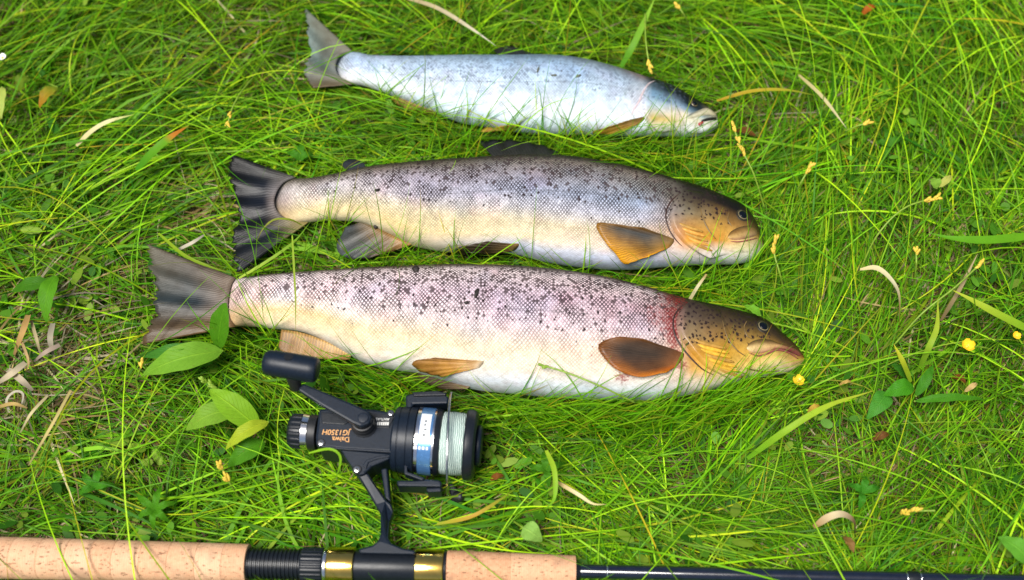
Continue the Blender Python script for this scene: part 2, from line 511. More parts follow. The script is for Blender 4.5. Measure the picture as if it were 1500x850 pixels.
M['silver'] = plain('chrome ring', (0.82, 0.83, 0.84, 1), 0.16, 1.0, 0.05, 200)
M['steel'] = plain('steel wire', (0.45, 0.47, 0.48, 1), 0.25, 1.0, 0.1, 300)
M['goldprint'] = plain('gold print', L4(214, 158, 96), 0.5, 0, 0.1, 800)
M['whiteprint'] = plain('white print', (0.72, 0.72, 0.68, 1), 0.5, 0, 0.1, 800)
M['bluefoil'] = plain('blue foil', L4(96, 146, 200), 0.26, 0.55, 0.1, 300)
M['whitelabel'] = plain('white label', (0.80, 0.84, 0.86, 1), 0.3, 0.1, 0.05, 300)
M['greyprint'] = plain('grey print', (0.15, 0.16, 0.17, 1), 0.5, 0, 0.1, 800)
M['soilcrumb'] = plain('wet soil', (0.016, 0.011, 0.008, 1), 0.6, 0, 0.4, 500, 0.0008)
M['eye'] = plain('wet brown grey iris', L4(116, 106, 76), 0.3, 0.1, 0.2, 600, 0, 0.5, 0.3)
M['socket'] = plain('dark eye socket skin', L4(40, 34, 22), 0.4, 0, 0.3, 400)
M['pupil'] = plain('wet dark pupil', (0.004, 0.006, 0.010, 1), 0.15, 0, 0.2, 600, 0, 0.15, 0.0)
M['flesh'] = plain('wet red flesh', L4(150, 30, 34), 0.25, 0, 0.3, 500, 0.0003, 0.5, 0.4)
M['fleck'] = plain('grey green fleck', L4(92, 98, 86), 0.6, 0, 0.3, 500, 0.0004)
M['dark'] = plain('dark gap', (0.012, 0.010, 0.009, 1), 0.5, 0, 0.3, 500)
M['petal'] = plain('buttercup petal', (0.80, 0.52, 0.02, 1), 0.3, 0, 0.15, 400)
M['whitepetal'] = plain('white petal', (0.78, 0.78, 0.72, 1), 0.5, 0, 0.1, 400)
M['spike'] = plain('sedge spikelet', L4(206, 176, 58), 0.6, 0, 0.3, 900, 0.0003)
M['stalk'] = plain('green stalk', L4(122, 152, 44), 0.5, 0, 0.2, 500)
def line_mat():
    m, t, b, o = new_mat('fishing line')
    tc = nd(t, 'ShaderNodeTexCoord')
    sx = nd(t, 'ShaderNodeSeparateXYZ'); t.links.new(tc.outputs['Object'], sx.inputs[0])
    nz = noise(t, tc.outputs['Object'], 90, 3)
    wv = mth(t, 'SINE', mth(t, 'ADD', mth(t, 'MULTIPLY', sx.outputs[0], 5200.0), mth(t, 'MULTIPLY', nz.outputs[0], 16.0)))
    t.links.new(mixc(t, sstep(t, wv, -1, 1), L4(128, 160, 150), L4(224, 240, 232)), b.inputs['Base Color'])
    t.links.new(bump(t, wv, 0.0002), b.inputs['Normal'])
    b.inputs['Roughness'].default_value = 0.3
    b.inputs['Specular IOR Level'].default_value = 0.6
    return m
M['line'] = line_mat()

# ------------------------------------------------------------------ ground
def vnoise(x, y, seed=0):
    """smooth value noise, arrays"""
    r = np.random.default_rng(seed).random((64, 64))
    xi = np.floor(x).astype(int); yi = np.floor(y).astype(int)
    fx = x - xi; fy = y - yi
    fx = fx * fx * (3 - 2 * fx); fy = fy * fy * (3 - 2 * fy)
    g = lambda i, j: r[i % 64, j % 64]
    return (g(xi, yi) * (1 - fx) * (1 - fy) + g(xi + 1, yi) * fx * (1 - fy) + g(xi, yi + 1) * (1 - fx) * fy + g(xi + 1, yi + 1) * fx * fy)
def ground_z(x, y):
    r2 = np.clip(1.4 - np.hypot(x, y), 0, 1)
    return (vnoise(x * 9 + 20, y * 9 + 20, 1) - 0.5) * 0.010 * r2 + (vnoise(x * 30 + 9, y * 30 + 7, 2) - 0.5) * 0.005 * r2 - 0.001
ax = np.r_[-60, -25, -10, -5, -2.5, np.linspace(-1.2, 1.2, 130), 2.5, 5, 10, 25, 60]
gx, gy = np.meshgrid(ax, ax, indexing='ij')
gv = np.stack([gx, gy, ground_z(gx, gy)], -1).reshape(-1, 3)
n_ = len(ax)
ii, jj = np.meshgrid(np.arange(n_ - 1), np.arange(n_ - 1), indexing='ij')
gf = np.stack([ii * n_ + jj, (ii + 1) * n_ + jj, (ii + 1) * n_ + jj + 1, ii * n_ + jj + 1], -1).reshape(-1, 4)
g = mesh_obj('ground', gv, gf, M['ground'])
tag(g, 'dark brown soil and matted thatch under the grass', 'ground', kind='structure')

# ------------------------------------------------------------------ obstacles for the grass (plan view, world)
CELL = 0.002
GX0, GY0, GNX, GNY = -1.0, -0.6, 1000, 700
OCC = np.zeros((GNX, GNY), np.float32)          # top height of what lies there
OCB = np.full((GNX, GNY), 9.0, np.float32)      # its underside
def occupy(poly, top, bottom=0.012):
    p = np.asarray(poly, float)[:, :2]
    x0, y0 = p.min(0) - 0.01; x1, y1 = p.max(0) + 0.01
    i0, i1 = max(0, int((x0 - GX0) / CELL)), min(GNX, int((x1 - GX0) / CELL) + 1)
    j0, j1 = max(0, int((y0 - GY0) / CELL)), min(GNY, int((y1 - GY0) / CELL) + 1)
    if i1 <= i0 or j1 <= j0: return
    X, Y = np.meshgrid(GX0 + (np.arange(i0, i1) + .5) * CELL, GY0 + (np.arange(j0, j1) + .5) * CELL, indexing='ij')
    ins = np.zeros(X.shape, bool)
    n = len(p)
    for k in range(n):
        a, b = p[k], p[(k + 1) % n]
        if a[1] == b[1]: continue
        c = ((a[1] > Y) != (b[1] > Y)) & (X < (b[0] - a[0]) * (Y - a[1]) / (b[1] - a[1]) + a[0])
        ins ^= c
    sub = OCC[i0:i1, j0:j1]
    sub[ins] = np.maximum(sub[ins], top)
    sb = OCB[i0:i1, j0:j1]
    sb[ins] = np.minimum(sb[ins], bottom)
def occupy_long(c, a, b):
    """a long round thing lying along x: centre line, half width, half thickness"""
    c = np.asarray(c, float)
    X = GX0 + (np.arange(GNX) + .5) * CELL
    idx = np.where((X >= c[0, 0]) & (X <= c[-1, 0]))[0]
    Y = GY0 + (np.arange(GNY) + .5) * CELL
    for i in idx:
        cy = np.interp(X[i], c[:, 0], c[:, 1]); cz = np.interp(X[i], c[:, 0], c[:, 2])
        aa = np.interp(X[i], c[:, 0], a) + 0.001; bb = np.interp(X[i], c[:, 0], b) + 0.001
        r = (Y - cy) / aa
        m = np.abs(r) < 1
        h = bb * np.sqrt(1 - r[m] ** 2)
        OCC[i, m] = np.maximum(OCC[i, m], cz + h)
        OCB[i, m] = np.minimum(OCB[i, m], cz - h)
def occ_at(x, y):
    i = np.clip(((x - GX0) / CELL).astype(int), 0, GNX - 1)
    j = np.clip(((y - GY0) / CELL).astype(int), 0, GNY - 1)
    return OCC[i, j], OCB[i, j]

# ------------------------------------------------------------------ fish
def tab2(table, x, v):
    """table: [(x, [(v, (r,g,b)), ...]), ...] in sRGB -> linear colours at arrays x, v"""
    xs = np.array([r[0] for r in table], float)
    cols = []
    for _, row in table:
        row = sorted(row)
        vk = [r[0] for r in row]
        c = np.array([lin(r[1]) for r in row])
        cols.append(np.stack([np.interp(v, vk, c[:, k]) for k in range(3)], -1))
    cols = np.array(cols)                     # nx, N, 3
    f = np.interp(x, xs, np.arange(len(xs)))
    i0 = np.clip(np.floor(f).astype(int), 0, len(xs) - 1); i1 = np.clip(i0 + 1, 0, len(xs) - 1)
    w_ = (f - i0)[:, None]
    k = np.arange(len(x))
    return cols[i0, k] * (1 - w_) + cols[i1, k] * w_
def sm(x, a, b):
    t = np.clip((x - a) / (b - a), 0, 1)
    return t * t * (3 - 2 * t)
def gauss(x, y, cx, cy, rx, ry, k=1.0):
    return k * np.exp(-((x - cx) / rx) ** 2 - ((y - cy) / ry) ** 2)

class Fish:
    def __init__(f, label, dorsal, ventral, table, skin, zlow, k=0.52, gill_x=990, amt=None, blood=None, lat=(0.1, 0.30, 0.42), k_tail=0.06, tailspan=60):
        f.d = np.array(dorsal, float); f.v = np.array(ventral, float)
        f.x0 = max(f.d[0, 0], f.v[0, 0]); f.x1 = min(f.d[-1, 0], f.v[-1, 0])
        f.ds = smooth_poly(dorsal, 400); f.vs = smooth_poly(ventral, 400)
        f.table = table; f.skin = skin; f.amt = amt; f.blood = blood
        N, K = 260, 80
        t = np.linspace(0, 1, N)
        xs = f.x0 + (f.x1 - f.x0) * (1 - (1 - t) ** 1.25)
        yd = np.interp(xs, f.ds[:, 0], f.ds[:, 1]); yv = np.interp(xs, f.vs[:, 0], f.vs[:, 1])
        cy = (yd + yv) / 2
        hp = np.maximum((yv - yd) / 2, 0.5)
        s = np.array([S(x, y, 0.035) for x, y in zip(xs, cy)])
        a = hp * s / math.cos(TILT)
        prof = k_tail + (1 - k_tail) * sm(xs, f.x0, f.x0 + tailspan)
        b = k * a * prof
        b = np.minimum(b, k * np.max(a) * 0.94)
        bm_ = b.max()
        zc = zlow + b + (bm_ - b) * 0.42
        rr = ray(xs, cy); ta = np.abs(rr[:, 1] / rr[:, 2])
        pd = P(xs, yd, zc); pv = P(xs, yv, zc)
        ctr = (pd + pv) / 2
        A = np.abs(pd[:, 1] - pv[:, 1]) / 2
        a2 = np.sqrt(np.maximum(A ** 2 - (b * ta) ** 2, (0.3 * A) ** 2))
        phi = np.linspace(0, 2 * np.pi, K, endpoint=False)
        cph, sph = np.cos(phi), np.sin(phi)
        ex = 0.94
        Yv = np.sign(cph) * np.abs(cph) ** ex; Zv = np.sign(sph) * np.abs(sph) ** 0.72
        V = np.zeros((N, K, 3))
        V[:, :, 0] = ctr[:, None, 0]
        V[:, :, 1] = ctr[:, None, 1] + a2[:, None] * Yv
        V[:, :, 2] = zc[:, None] + b[:, None] * Zv
        vapp = (a2[:, None] * Yv + np.where(sph > 0, b[:, None] * Zv * ta[:, None], 0)) / np.sqrt(a2 ** 2 + (b * ta) ** 2)[:, None]
        vapp = np.clip(vapp, -1, 1)
        arc = ((np.pi / 2 - phi + np.pi) % (2 * np.pi) - np.pi)
        arc = np.where(arc < -np.pi / 2, -np.pi - arc, np.where(arc > np.pi / 2, np.pi - arc, arc))
        # arc: +pi/2 dorsal, 0 flank, -pi/2 ventral
        smid = np.r_[0, np.cumsum(np.linalg.norm(np.diff(ctr, axis=0), axis=1))]
        suv = np.zeros((N, K, 3))
        suv[:, :, 0] = smid[:, None]
        suv[:, :, 1] = arc[None, :] * ((a2 + b) / 2 * 1.12)[:, None] + (ctr[:, 1])[:, None]
        f.xs, f.yd, f.yv, f.zc, f.ctr, f.smid = xs, yd, yv, zc, ctr, smid
        X = np.repeat(xs, K); VV = vapp.ravel()
        faces = grid_faces(N, K, True)
        faces.append(tuple(range(K - 1, -1, -1))); faces.append(tuple((N - 1) * K + i for i in range(K)))
        Vf = V.reshape(-1, 3)
        f.bvh = BVHTree.FromPolygons([tuple(x) for x in Vf], faces)
        f.zmid = float(np.median(zc))
        m = len(xs) // 2
        f.latline = np.interp(X, [f.x0, f.x0 + 0.5 * (f.x1 - f.x0), f.x1 - 125], lat)
        f.root = empty('trout', (ctr[m, 0], ctr[m, 1], 0.0), label, 'fish', 'caught trout lying side by side on the grass')
        col = tab2(table, X, VV)
        am = amt(X, VV); bl = blood(X, VV) if blood else np.zeros(len(X))
        f.body = mesh_obj('body', Vf, faces, skin, f.root, True, col,
                          {'suv': ('FLOAT_VECTOR', suv.reshape(-1, 3)), 'amt': ('FLOAT_COLOR', am), 'blood': ('FLOAT', bl), 'lat': ('FLOAT', np.where((X < f.x1 - 125) & (X > f.x0 + 15), VV - f.latline, 1.0))})
        f.a2, f.b = a2, b
        occupy_long(np.c_[ctr[:, 0], ctr[:, 1], zc], a2, b)
    def vn(f, px, py):
        yd = np.interp(px, f.xs, f.yd); yv = np.interp(px, f.xs, f.yv)
        return 1 - 2 * (py - yd) / np.maximum(yv - yd, 1)
    def hit(f, px, py, off=0.0, fallback=None):
        d = ray(px, py)
        loc, nor, idx, dist = f.bvh.ray_cast(Vector(CAM), Vector(d).normalized())
        if loc is None:
            p = P(px, py, f.zmid if fallback is None else fallback)
            if fallback is None:
                loc, nor, idx, dist = f.bvh.find_nearest(Vector(p))
                p = np.array(loc)
                return p + np.array(nor) * off, np.array(nor)
            return p + np.array([0, 0, off]), np.array([0, 0, 1.0])
        return np.array(loc) + np.array(nor) * off, np.array(nor)
    def plate(f, name, ca, cb, off, n=28, m=14, mat=None, colfn=None, parent=None, am=None, blood=0.0, rim=0.0012):
        """a raised plate of skin between two edge curves, lying on the body. off(u,v) in metres"""
        A_ = smooth_poly(ca, n); B_ = smooth_poly(cb, n)
        vs, px, cu = [], [], []
        for i in range(n):
            for j in range(m):
                v = j / (m - 1)
                q = A_[i] * (1 - v) + B_[i] * v
                u = i / (n - 1)
                vs.append(f.hit(q[0], q[1], off(u, v))[0]); px.append(q); cu.append((u, v))
        px = np.array(px); cu = np.array(cu)
        fs = grid_faces(n, m)
        vs = np.array(vs)
        if colfn is not None:
            col = colfn(px[:, 0], px[:, 1], cu[:, 0], cu[:, 1])
        else:
            col = tab2(f.table, px[:, 0], f.vn(px[:, 0], px[:, 1]))
        sx = np.interp(px[:, 0], f.xs, f.smid)
        suv = np.c_[sx, vs[:, 1], np.zeros(len(vs))]
        a_ = f.amt(px[:, 0], f.vn(px[:, 0], px[:, 1])) if am is None else np.tile(am, (len(vs), 1))
        return mesh_obj(name, vs, fs, mat or f.skin, parent or f.root, True, col,
                        {'suv': ('FLOAT_VECTOR', suv), 'amt': ('FLOAT_COLOR', a_), 'blood': ('FLOAT', np.full(len(vs), blood)), 'lat': ('FLOAT', np.ones(len(vs)))})
    def ridge(f, name, pts, rad, mat, off=0.0, parent=None, n=24, flat=0.6):
        c = smooth_poly(pts, n)
        h = [f.hit(q[0], q[1], off) for q in c]
        p = np.array([x[0] for x in h])
        rd = rad * np.sin(np.linspace(0.12, math.pi - 0.12, n)) ** 0.5
        return tube(name, p, rd, mat, parent or f.root, 8)
    def fin(f, name, base, tips, zb, zt, colfn, mat, n=34, m=14, ripple=0.0012, onbody=False, waves=5.0, off=0.0015, lift=0.002, parent=None, thick=0.0007, ragged=0.0):
        A_ = smooth_poly(base, n); B_ = smooth_poly(tips, n)
        vs, uv = [], []
        rg = np.random.default_rng(len(name) * 7 + n)
        rag = rg.random(n) * ragged
        for i in range(n):
            for j in range(m):
                v = j / (m - 1); u = i / (n - 1)
                ve = v * (1 - rag[i] * v * v)
                q = A_[i] * (1 - ve) + B_[i] * ve
                rp = ripple * v * math.sin(u * waves * 2 * math.pi + v * 1.3)
                if onbody:
                    p = f.hit(q[0], q[1], off * (min(1.0, v * 5) - .15) + lift * v + rp * 0.6, fallback=None if onbody == 2 else zt)[0]
                else:
                    p = P(q[0], q[1], zb + (zt - zb) * v) + np.array([0, 0, rp])
                vs.append(p); uv.append((u, v, 0))
        uv = np.array(uv)
        col = colfn(uv[:, 0], uv[:, 1])
        fs = grid_faces(n, m)
        fs = [fc[::-1] for fc in fs]
        o = mesh_obj(name, vs, fs, mat, parent or f.root, True, col, {'fuv': ('FLOAT_VECTOR', uv)})
        sd = o.modifiers.new('thickness', 'SOLIDIFY'); sd.thickness = thick; sd.offset = 0
        vs = np.array(vs).reshape(n, m, 3)
        occupy(np.vstack([vs[:, 0], vs[-1, :], vs[::-1, -1], vs[0, ::-1]]), float(vs[:, :, 2].max()) + 0.002, float(vs[:, :, 2].min()) - 0.002)
        return o
    def eye(f, px, py, r_iris, r_pupil, squash=0.6):
        p, n_ = f.hit(px, py)
        s = S(px, py, f.zmid + 0.02)
        def dome(name, p0, r, h, mat, par, sx=1.0):
            prof = [(-0.5, r)] + [(math.sin(a), r * math.cos(a)) for a in np.linspace(0, math.pi / 2 * 0.985, 9)]
            return lathe(name, p0, p0 + n_ * h, prof, mat, par, 28)
        dome('eye_socket', p - n_ * 0.0006, r_iris * 1.3 * s, 0.0011, M['socket'], f.root)
        e = dome('eye', p - n_ * 0.0004, r_iris * s, 0.0014, M['eye'], f.root)
        dome('pupil', p + n_ * 0.0004, r_pupil * s, 0.0013, M['pupil'], e)
        return e

def C2(*keys):
    """colour along v (base -> tip) and optionally u; keys: rows of (v,(rgb)) per u"""
    def fn(u, v):
        return tab2([(uu, row) for uu, row in keys], u, v)
    return fn

SK_A = fish_skin('brown trout skin, pinkish', 0.0027, 0.0, 0.13)
SK_B = fish_skin('brown trout skin, bluish', 0.0025, 0.0, 0.14)
SK_C = fish_skin('silver trout skin', 0.0022, 0.0, 0.42, 0.6, (0.06, 0.08, 0.11, 1), 0.06)
FN = fin_mat('fin membrane', 24, 0.24)
FNT = fin_mat('tail fin membrane', 34, 0.3)

# ---- largest trout, nearest the reel
tabA = [
 (318, [(1, (74, 64, 50)), (.86, (142, 128, 122)), (.5, (112, 98, 90)), (0, (120, 104, 96)), (-.5, (124, 100, 78)), (-1, (130, 100, 66))]),
 (338, [(1, (84, 72, 60)), (.93, (198, 184, 182)), (.5, (195, 170, 163)), (0, (202, 176, 167)), (-.5, (196, 166, 126)), (-1, (190, 150, 95))]),
 (400, [(1, (100, 89, 75)), (.93, (198, 184, 182)), (.5, (226, 204, 204)), (.1, (226, 211, 200)), (-.3, (216, 190, 130)), (-.7, (226, 206, 160)), (-1, (222, 212, 190))]),
 (560, [(1, (87, 78, 63)), (.93, (198, 184, 182)), (.55, (204, 183, 190)), (.1, (215, 200, 195)), (-.3, (212, 194, 152)), (-.65, (222, 208, 178)), (-1, (214, 216, 216))]),
 (760, [(1, (80, 72, 54)), (.93, (198, 184, 182)), (.55, (187, 168, 180)), (.1, (206, 189, 195)), (-.3, (212, 196, 168)), (-.6, (218, 206, 184)), (-.8, (206, 214, 222)), (-1, (196, 208, 220))]),
 (950, [(1, (74, 64, 48)), (.93, (198, 184, 182)), (.6, (183, 153, 158)), (.2, (195, 173, 176)), (-.2, (212, 188, 166)), (-.6, (220, 206, 190)), (-.85, (204, 214, 220)), (-1, (198, 208, 216))]),
 (985, [(1, (50, 36, 24)), (.6, (140, 104, 96)), (.2, (170, 140, 132)), (-.2, (206, 170, 146)), (-.6, (216, 196, 176)), (-1, (204, 210, 212))]),
 (1005, [(1, (28, 21, 11)), (.6, (87, 74, 64)), (.2, (144, 122, 87)), (-.15, (184, 132, 48)), (-.5, (205, 160, 85)), (-.8, (214, 204, 192)), (-1, (206, 208, 204))]),
 (1060, [(1, (21, 16, 7)), (.6, (78, 62, 40)), (.2, (147, 112, 51)), (-.2, (197, 146, 42)), (-.55, (207, 166, 71)), (-.85, (206, 196, 160)), (-1, (204, 204, 196))]),
 (1100, [(1, (19, 15, 7)), (.6, (57, 47, 28)), (.2, (142, 112, 51)), (-.2, (205, 168, 81)), (-.6, (216, 188, 106)), (-1, (208, 204, 188))]),
 (1140, [(1, (18, 14, 7)), (.5, (56, 44, 26)), (.1, (134, 102, 46)), (-.3, (205, 178, 99)), (-1, (212, 204, 180))]),
 (1178, [(1, (33, 22, 12)), (.3, (115, 76, 40)), (-.3, (178, 130, 54)), (-1, (190, 160, 96))]),
]
def amtA(x, v):
    sc = np.where(x < 992, 1.0, 0.0) * np.interp(v, [-1, -.65, -.35, 0, .35, 1], [.08, .2, .42, .72, 1, 1]) * (0.3 + 0.7 * sm(x, 325, 360))
    body = (x < 992)
    small = np.where(body, 0.62 * sm(v, 0.0, 0.9) * sm(x, 340, 470), 0.0)
    big = np.where(body, 0.33 * sm(v, -0.3, 0.35) * sm(x, 360, 500), 0.0)
    hd = (x >= 992) & (x < 1125)
    big = np.where(hd, 0.15 * sm(v, 0.0, 0.3), big)
    return np.c_[sc, small, big, np.where(hd, 0.62 * sm(v, -0.05, 0.2), 0)]
def bloodA(x, v):
    b = gauss(x, v, 985, .45, 28, .55, .8) + gauss(x, v, 948, .5, 20, .35, .5) + gauss(x, v, 990, .95, 40, .12, .45)
    b += gauss(x, v, 906, -.62, 16, .12, 1.0) + gauss(x, v, 960, -.62, 26, .06, .55) + gauss(x, v, 992, -.40, 14, .12, .8) + gauss(x, v, 862, -.35, 4.0, .35, .6) + gauss(x, v, 980, 0.0, 10, .5, .45)
    return b * (x < 1008)
A = Fish('largest trout, pinkish spotted flank with blood at the gills, nearest the reel',
 [(318, 410), (355, 407), (404, 402), (453, 398.5), (526, 394.5), (618, 391), (668, 390), (735, 391), (789, 395), (844, 401), (898, 410.5), (950, 423), (985, 433), (1020, 442), (1060, 450), (1092, 458), (1112, 463.5), (1132, 474), (1150, 490), (1166, 505), (1177, 520)],
 [(318, 488), (340, 480), (365, 477.5), (404, 481), (435, 484), (455, 489), (480, 500), (511, 517), (542, 533), (587, 542), (616, 546), (660, 559), (703, 571), (762, 577), (816, 582), (860, 584.5), (900, 585.5), (948, 585.5), (984, 581), (1020, 575), (1056, 565.5), (1090, 556), (1120, 551), (1145, 547), (1164, 540), (1177, 529)],
 tabA, SK_A, 0.007, 0.52, amt=amtA, blood=bloodA)
M['slit'] = plain('dark red gill slit', (0.035, 0.014, 0.010, 1), 0.5, 0, 0.3, 400)
# gill cover
def off_gill(h):
    def fn(u, v):
        side = min(1.0, u / 0.06, (1 - u) / 0.05)
        side = max(0.0, side)
        if v < 0.001: return -0.0006
        e = 1.0 - v
        return h * side * (e ** 0.9) * (min(1.0, v / 0.07) ** 0.5) - 0.0003 * (v > 0.97)
    return fn
gA = [(1018, 443), (1006, 446), (995, 456), (990, 470), (993, 490), (1004, 507), (1020, 526), (1036, 540), (1056, 549), (1072, 556)]
fA = [(1052, 450), (1056, 456), (1062, 466), (1068, 480), (1073, 494), (1080, 508), (1086, 522), (1092, 535), (1098, 544), (1102, 549)]
A.plate('gill_cover', gA, fA, off_gill(0.0044), 44, 22, am=None)
A.ridge('gill_slit', [(1012, 441), (999, 448), (990, 459), (986, 471), (988.5, 490), (999, 509), (1016, 529), (1032, 543), (1052, 552)], 0.0009, M['slit'], -0.0004)
M['gillray'] = plain('yellow gill ray skin', L4(214, 166, 54), 0.35, 0, 0.2, 300, 0.0002, 0.5, 0.3)
M['gillray3'] = plain('tan gill ray skin', L4(176, 134, 60), 0.4, 0, 0.2, 300, 0.0002)
M['lip'] = plain('pink lip skin', L4(140, 74, 70), 0.3, 0, 0.25, 400, 0.0002, 0.5, 0.4)
M['crease'] = plain('olive skin crease', L4(110, 88, 50), 0.4, 0, 0.2, 300)
M['jaw'] = plain('pale jaw skin', L4(214, 206, 182), 0.3, 0, 0.12, 300, 0.0002, 0.5, 0.4)
for k in range(7):
    t = k / 6
    g0 = (1001 + 34 * t, 496 + 40 * t); g1 = (1062 + 22 * t, 512 + 38 * t)
    A.ridge('gill_ray', [g0, (g0[0] * .6 + g1[0] * .4, g0[1] * .6 + g1[1] * .4 + 1.5), g1], 0.00155, M['gillray'] if k % 3 else M['gillray3'], 0.0024)
def bulge(h, p=0.7):
    return lambda u, v: h * (max(0.0, math.sin(math.pi * v)) ** p) * (max(0.0, math.sin(math.pi * min(1, max(0, u)))) ** 0.5) - 0.0004
M['mouthdark'] = M['dark']
def colmaxA(x, y, u, v):
    return tab2([(0, [(0, (46, 36, 22)), (.25, (120, 96, 54)), (.5, (206, 178, 120)), (.8, (214, 188, 134)), (1, (160, 96, 84))]), (.5, [(0, (40, 32, 20)), (.3, (120, 92, 52)), (.6, (196, 160, 104)), (.85, (176, 124, 96)), (1, (120, 60, 56))]), (.75, [(0, (46, 32, 22)), (.4, (130, 78, 60)), (.75, (110, 52, 46)), (1, (60, 26, 24))]), (1, [(0, (60, 40, 30)), (.5, (140, 80, 66)), (1, (80, 40, 36))])], u, v)
A.plate('upper_jaw', [(1093, 508), (1100, 500), (1112, 496), (1128, 497), (1140, 502), (1152, 506), (1165, 510), (1176, 518)], [(1093, 510), (1098, 516.5), (1110, 519.5), (1124, 516.5), (1138, 511.5), (1152, 514.5), (1164, 520), (1173, 525)], bulge(0.0021), 34, 12, colfn=colmaxA, am=(0, 0, 0, 0))
A.ridge('lip', [(1096, 517), (1110, 521.5), (1124, 518), (1138, 513), (1154, 517), (1168, 526)], 0.0007, M['lip'], 0.0008)
A.plate('lower_jaw', [(1082, 532), (1100, 527), (1120, 522), (1138, 517), (1154, 521), (1173, 529)], [(1084, 540), (1104, 543), (1124, 544), (1142, 542), (1158, 538), (1172, 532)], bulge(0.0012), 30, 12, am=(0, 0, 0, 0))
A.ridge('jaw_crease', [(1084, 537), (1100, 541.5), (1122, 544.5), (1142, 543)], 0.0006, M['crease'], 0.0001)
A.ridge('cheek_crease', [(1058, 470), (1062, 486), (1068, 500), (1080, 514), (1092, 522)], 0.0006, M['crease'], 0.0004)
A.ridge('cheek_crease', [(1094, 470), (1090, 480), (1094, 492), (1102, 497)], 0.0005, M['crease'], 0.0001)
A.eye(1118, 478, 9.0, 6.9)
brown_tail = C2((0, [(0, (112, 96, 80)), (.5, (84, 74, 62)), (1, (92, 88, 72))]), (.3, [(0, (120, 106, 94)), (.5, (66, 68, 66)), (1, (78, 76, 66))]), (.55, [(0, (130, 116, 106)), (.4, (42, 52, 58)), (1, (40, 50, 52))]), (.75, [(0, (140, 118, 96)), (.4, (72, 62, 48)), (1, (70, 60, 46))]), (1, [(0, (136, 104, 64)), (.5, (98, 76, 48)), (1, (84, 66, 44))]))
A.fin('tail_fin', [(345, 407), (338, 420), (334, 444), (336, 464), (345, 479)], [(211, 357), (215, 390), (222, 415), (225, 440), (219, 468), (212, 488), (204, 504)], 0.0235, 0.022, brown_tail, FNT, 46, 18, 0.0018, waves=3.5, ragged=0.09)
orange_anal = C2((0, [(0, (150, 116, 66)), (.5, (136, 104, 66)), (1, (150, 118, 78))]), (1, [(0, (196, 160, 100)), (.6, (178, 136, 76)), (1, (160, 120, 66))]))
A.fin('anal_fin', [(412, 483), (435, 486), (460, 493), (490, 506), (514, 521)], [(408, 512), (424, 520), (450, 524), (480, 526.5), (513, 527)], 0.024, 0.021, orange_anal, FN, 26, 9, 0.0006)
orange_pel = C2((0, [(0, (216, 196, 166)), (.14, (200, 160, 104)), (.4, (176, 126, 48)), (1, (120, 84, 36))]), (1, [(0, (216, 198, 170)), (.16, (200, 160, 106)), (.5, (186, 134, 52)), (1, (140, 98, 40))]))
A.fin('pelvic_fin', [(704, 548), (696, 557), (690, 565), (684, 570)], [(612, 546), (613, 553), (626, 562), (648, 570)], 0.030, 0.022, C2((0, [(0, (120, 96, 66)), (.5, (86, 66, 40)), (1, (70, 56, 38))]), (1, [(0, (110, 90, 66)), (1, (66, 54, 40))])), FN, 20, 12, 0.0008)
A.fin('pelvic_fin', [(709, 529), (708, 532), (706, 535), (702, 539)], [(640, 523.5), (606, 527.5), (617, 539), (650, 548)], 0.05, 0.036, orange_pel, FN, 22, 14, 0.0008, onbody=True, off=0.0016, lift=0.0015)
pect = C2((0, [(0, (129, 79, 42)), (.3, (79, 53, 32)), (.7, (77, 50, 23)), (1, (111, 68, 23))]), (.4, [(0, (137, 89, 53)), (.3, (56, 44, 33)), (.75, (48, 38, 29)), (1, (110, 65, 19))]), (.7, [(0, (168, 106, 58)), (.35, (94, 59, 29)), (.7, (82, 50, 21)), (1, (168, 95, 15))]), (.88, [(0, (177, 106, 51)), (.35, (159, 85, 21)), (1, (184, 106, 15))]), (1, [(0, (185, 114, 56)), (.4, (177, 95, 21)), (1, (184, 110, 21))]))
A.fin('pectoral_fin', [(1002, 518), (1001, 524), (997, 530), (992, 536)], [(940, 501), (910, 497.5), (888, 501), (875, 510), (885, 527), (904, 542), (935, 551), (972, 545)], 0.05, 0.05, pect, FN, 34, 16, 0.0007, onbody=2, off=0.0018, lift=0.0045)

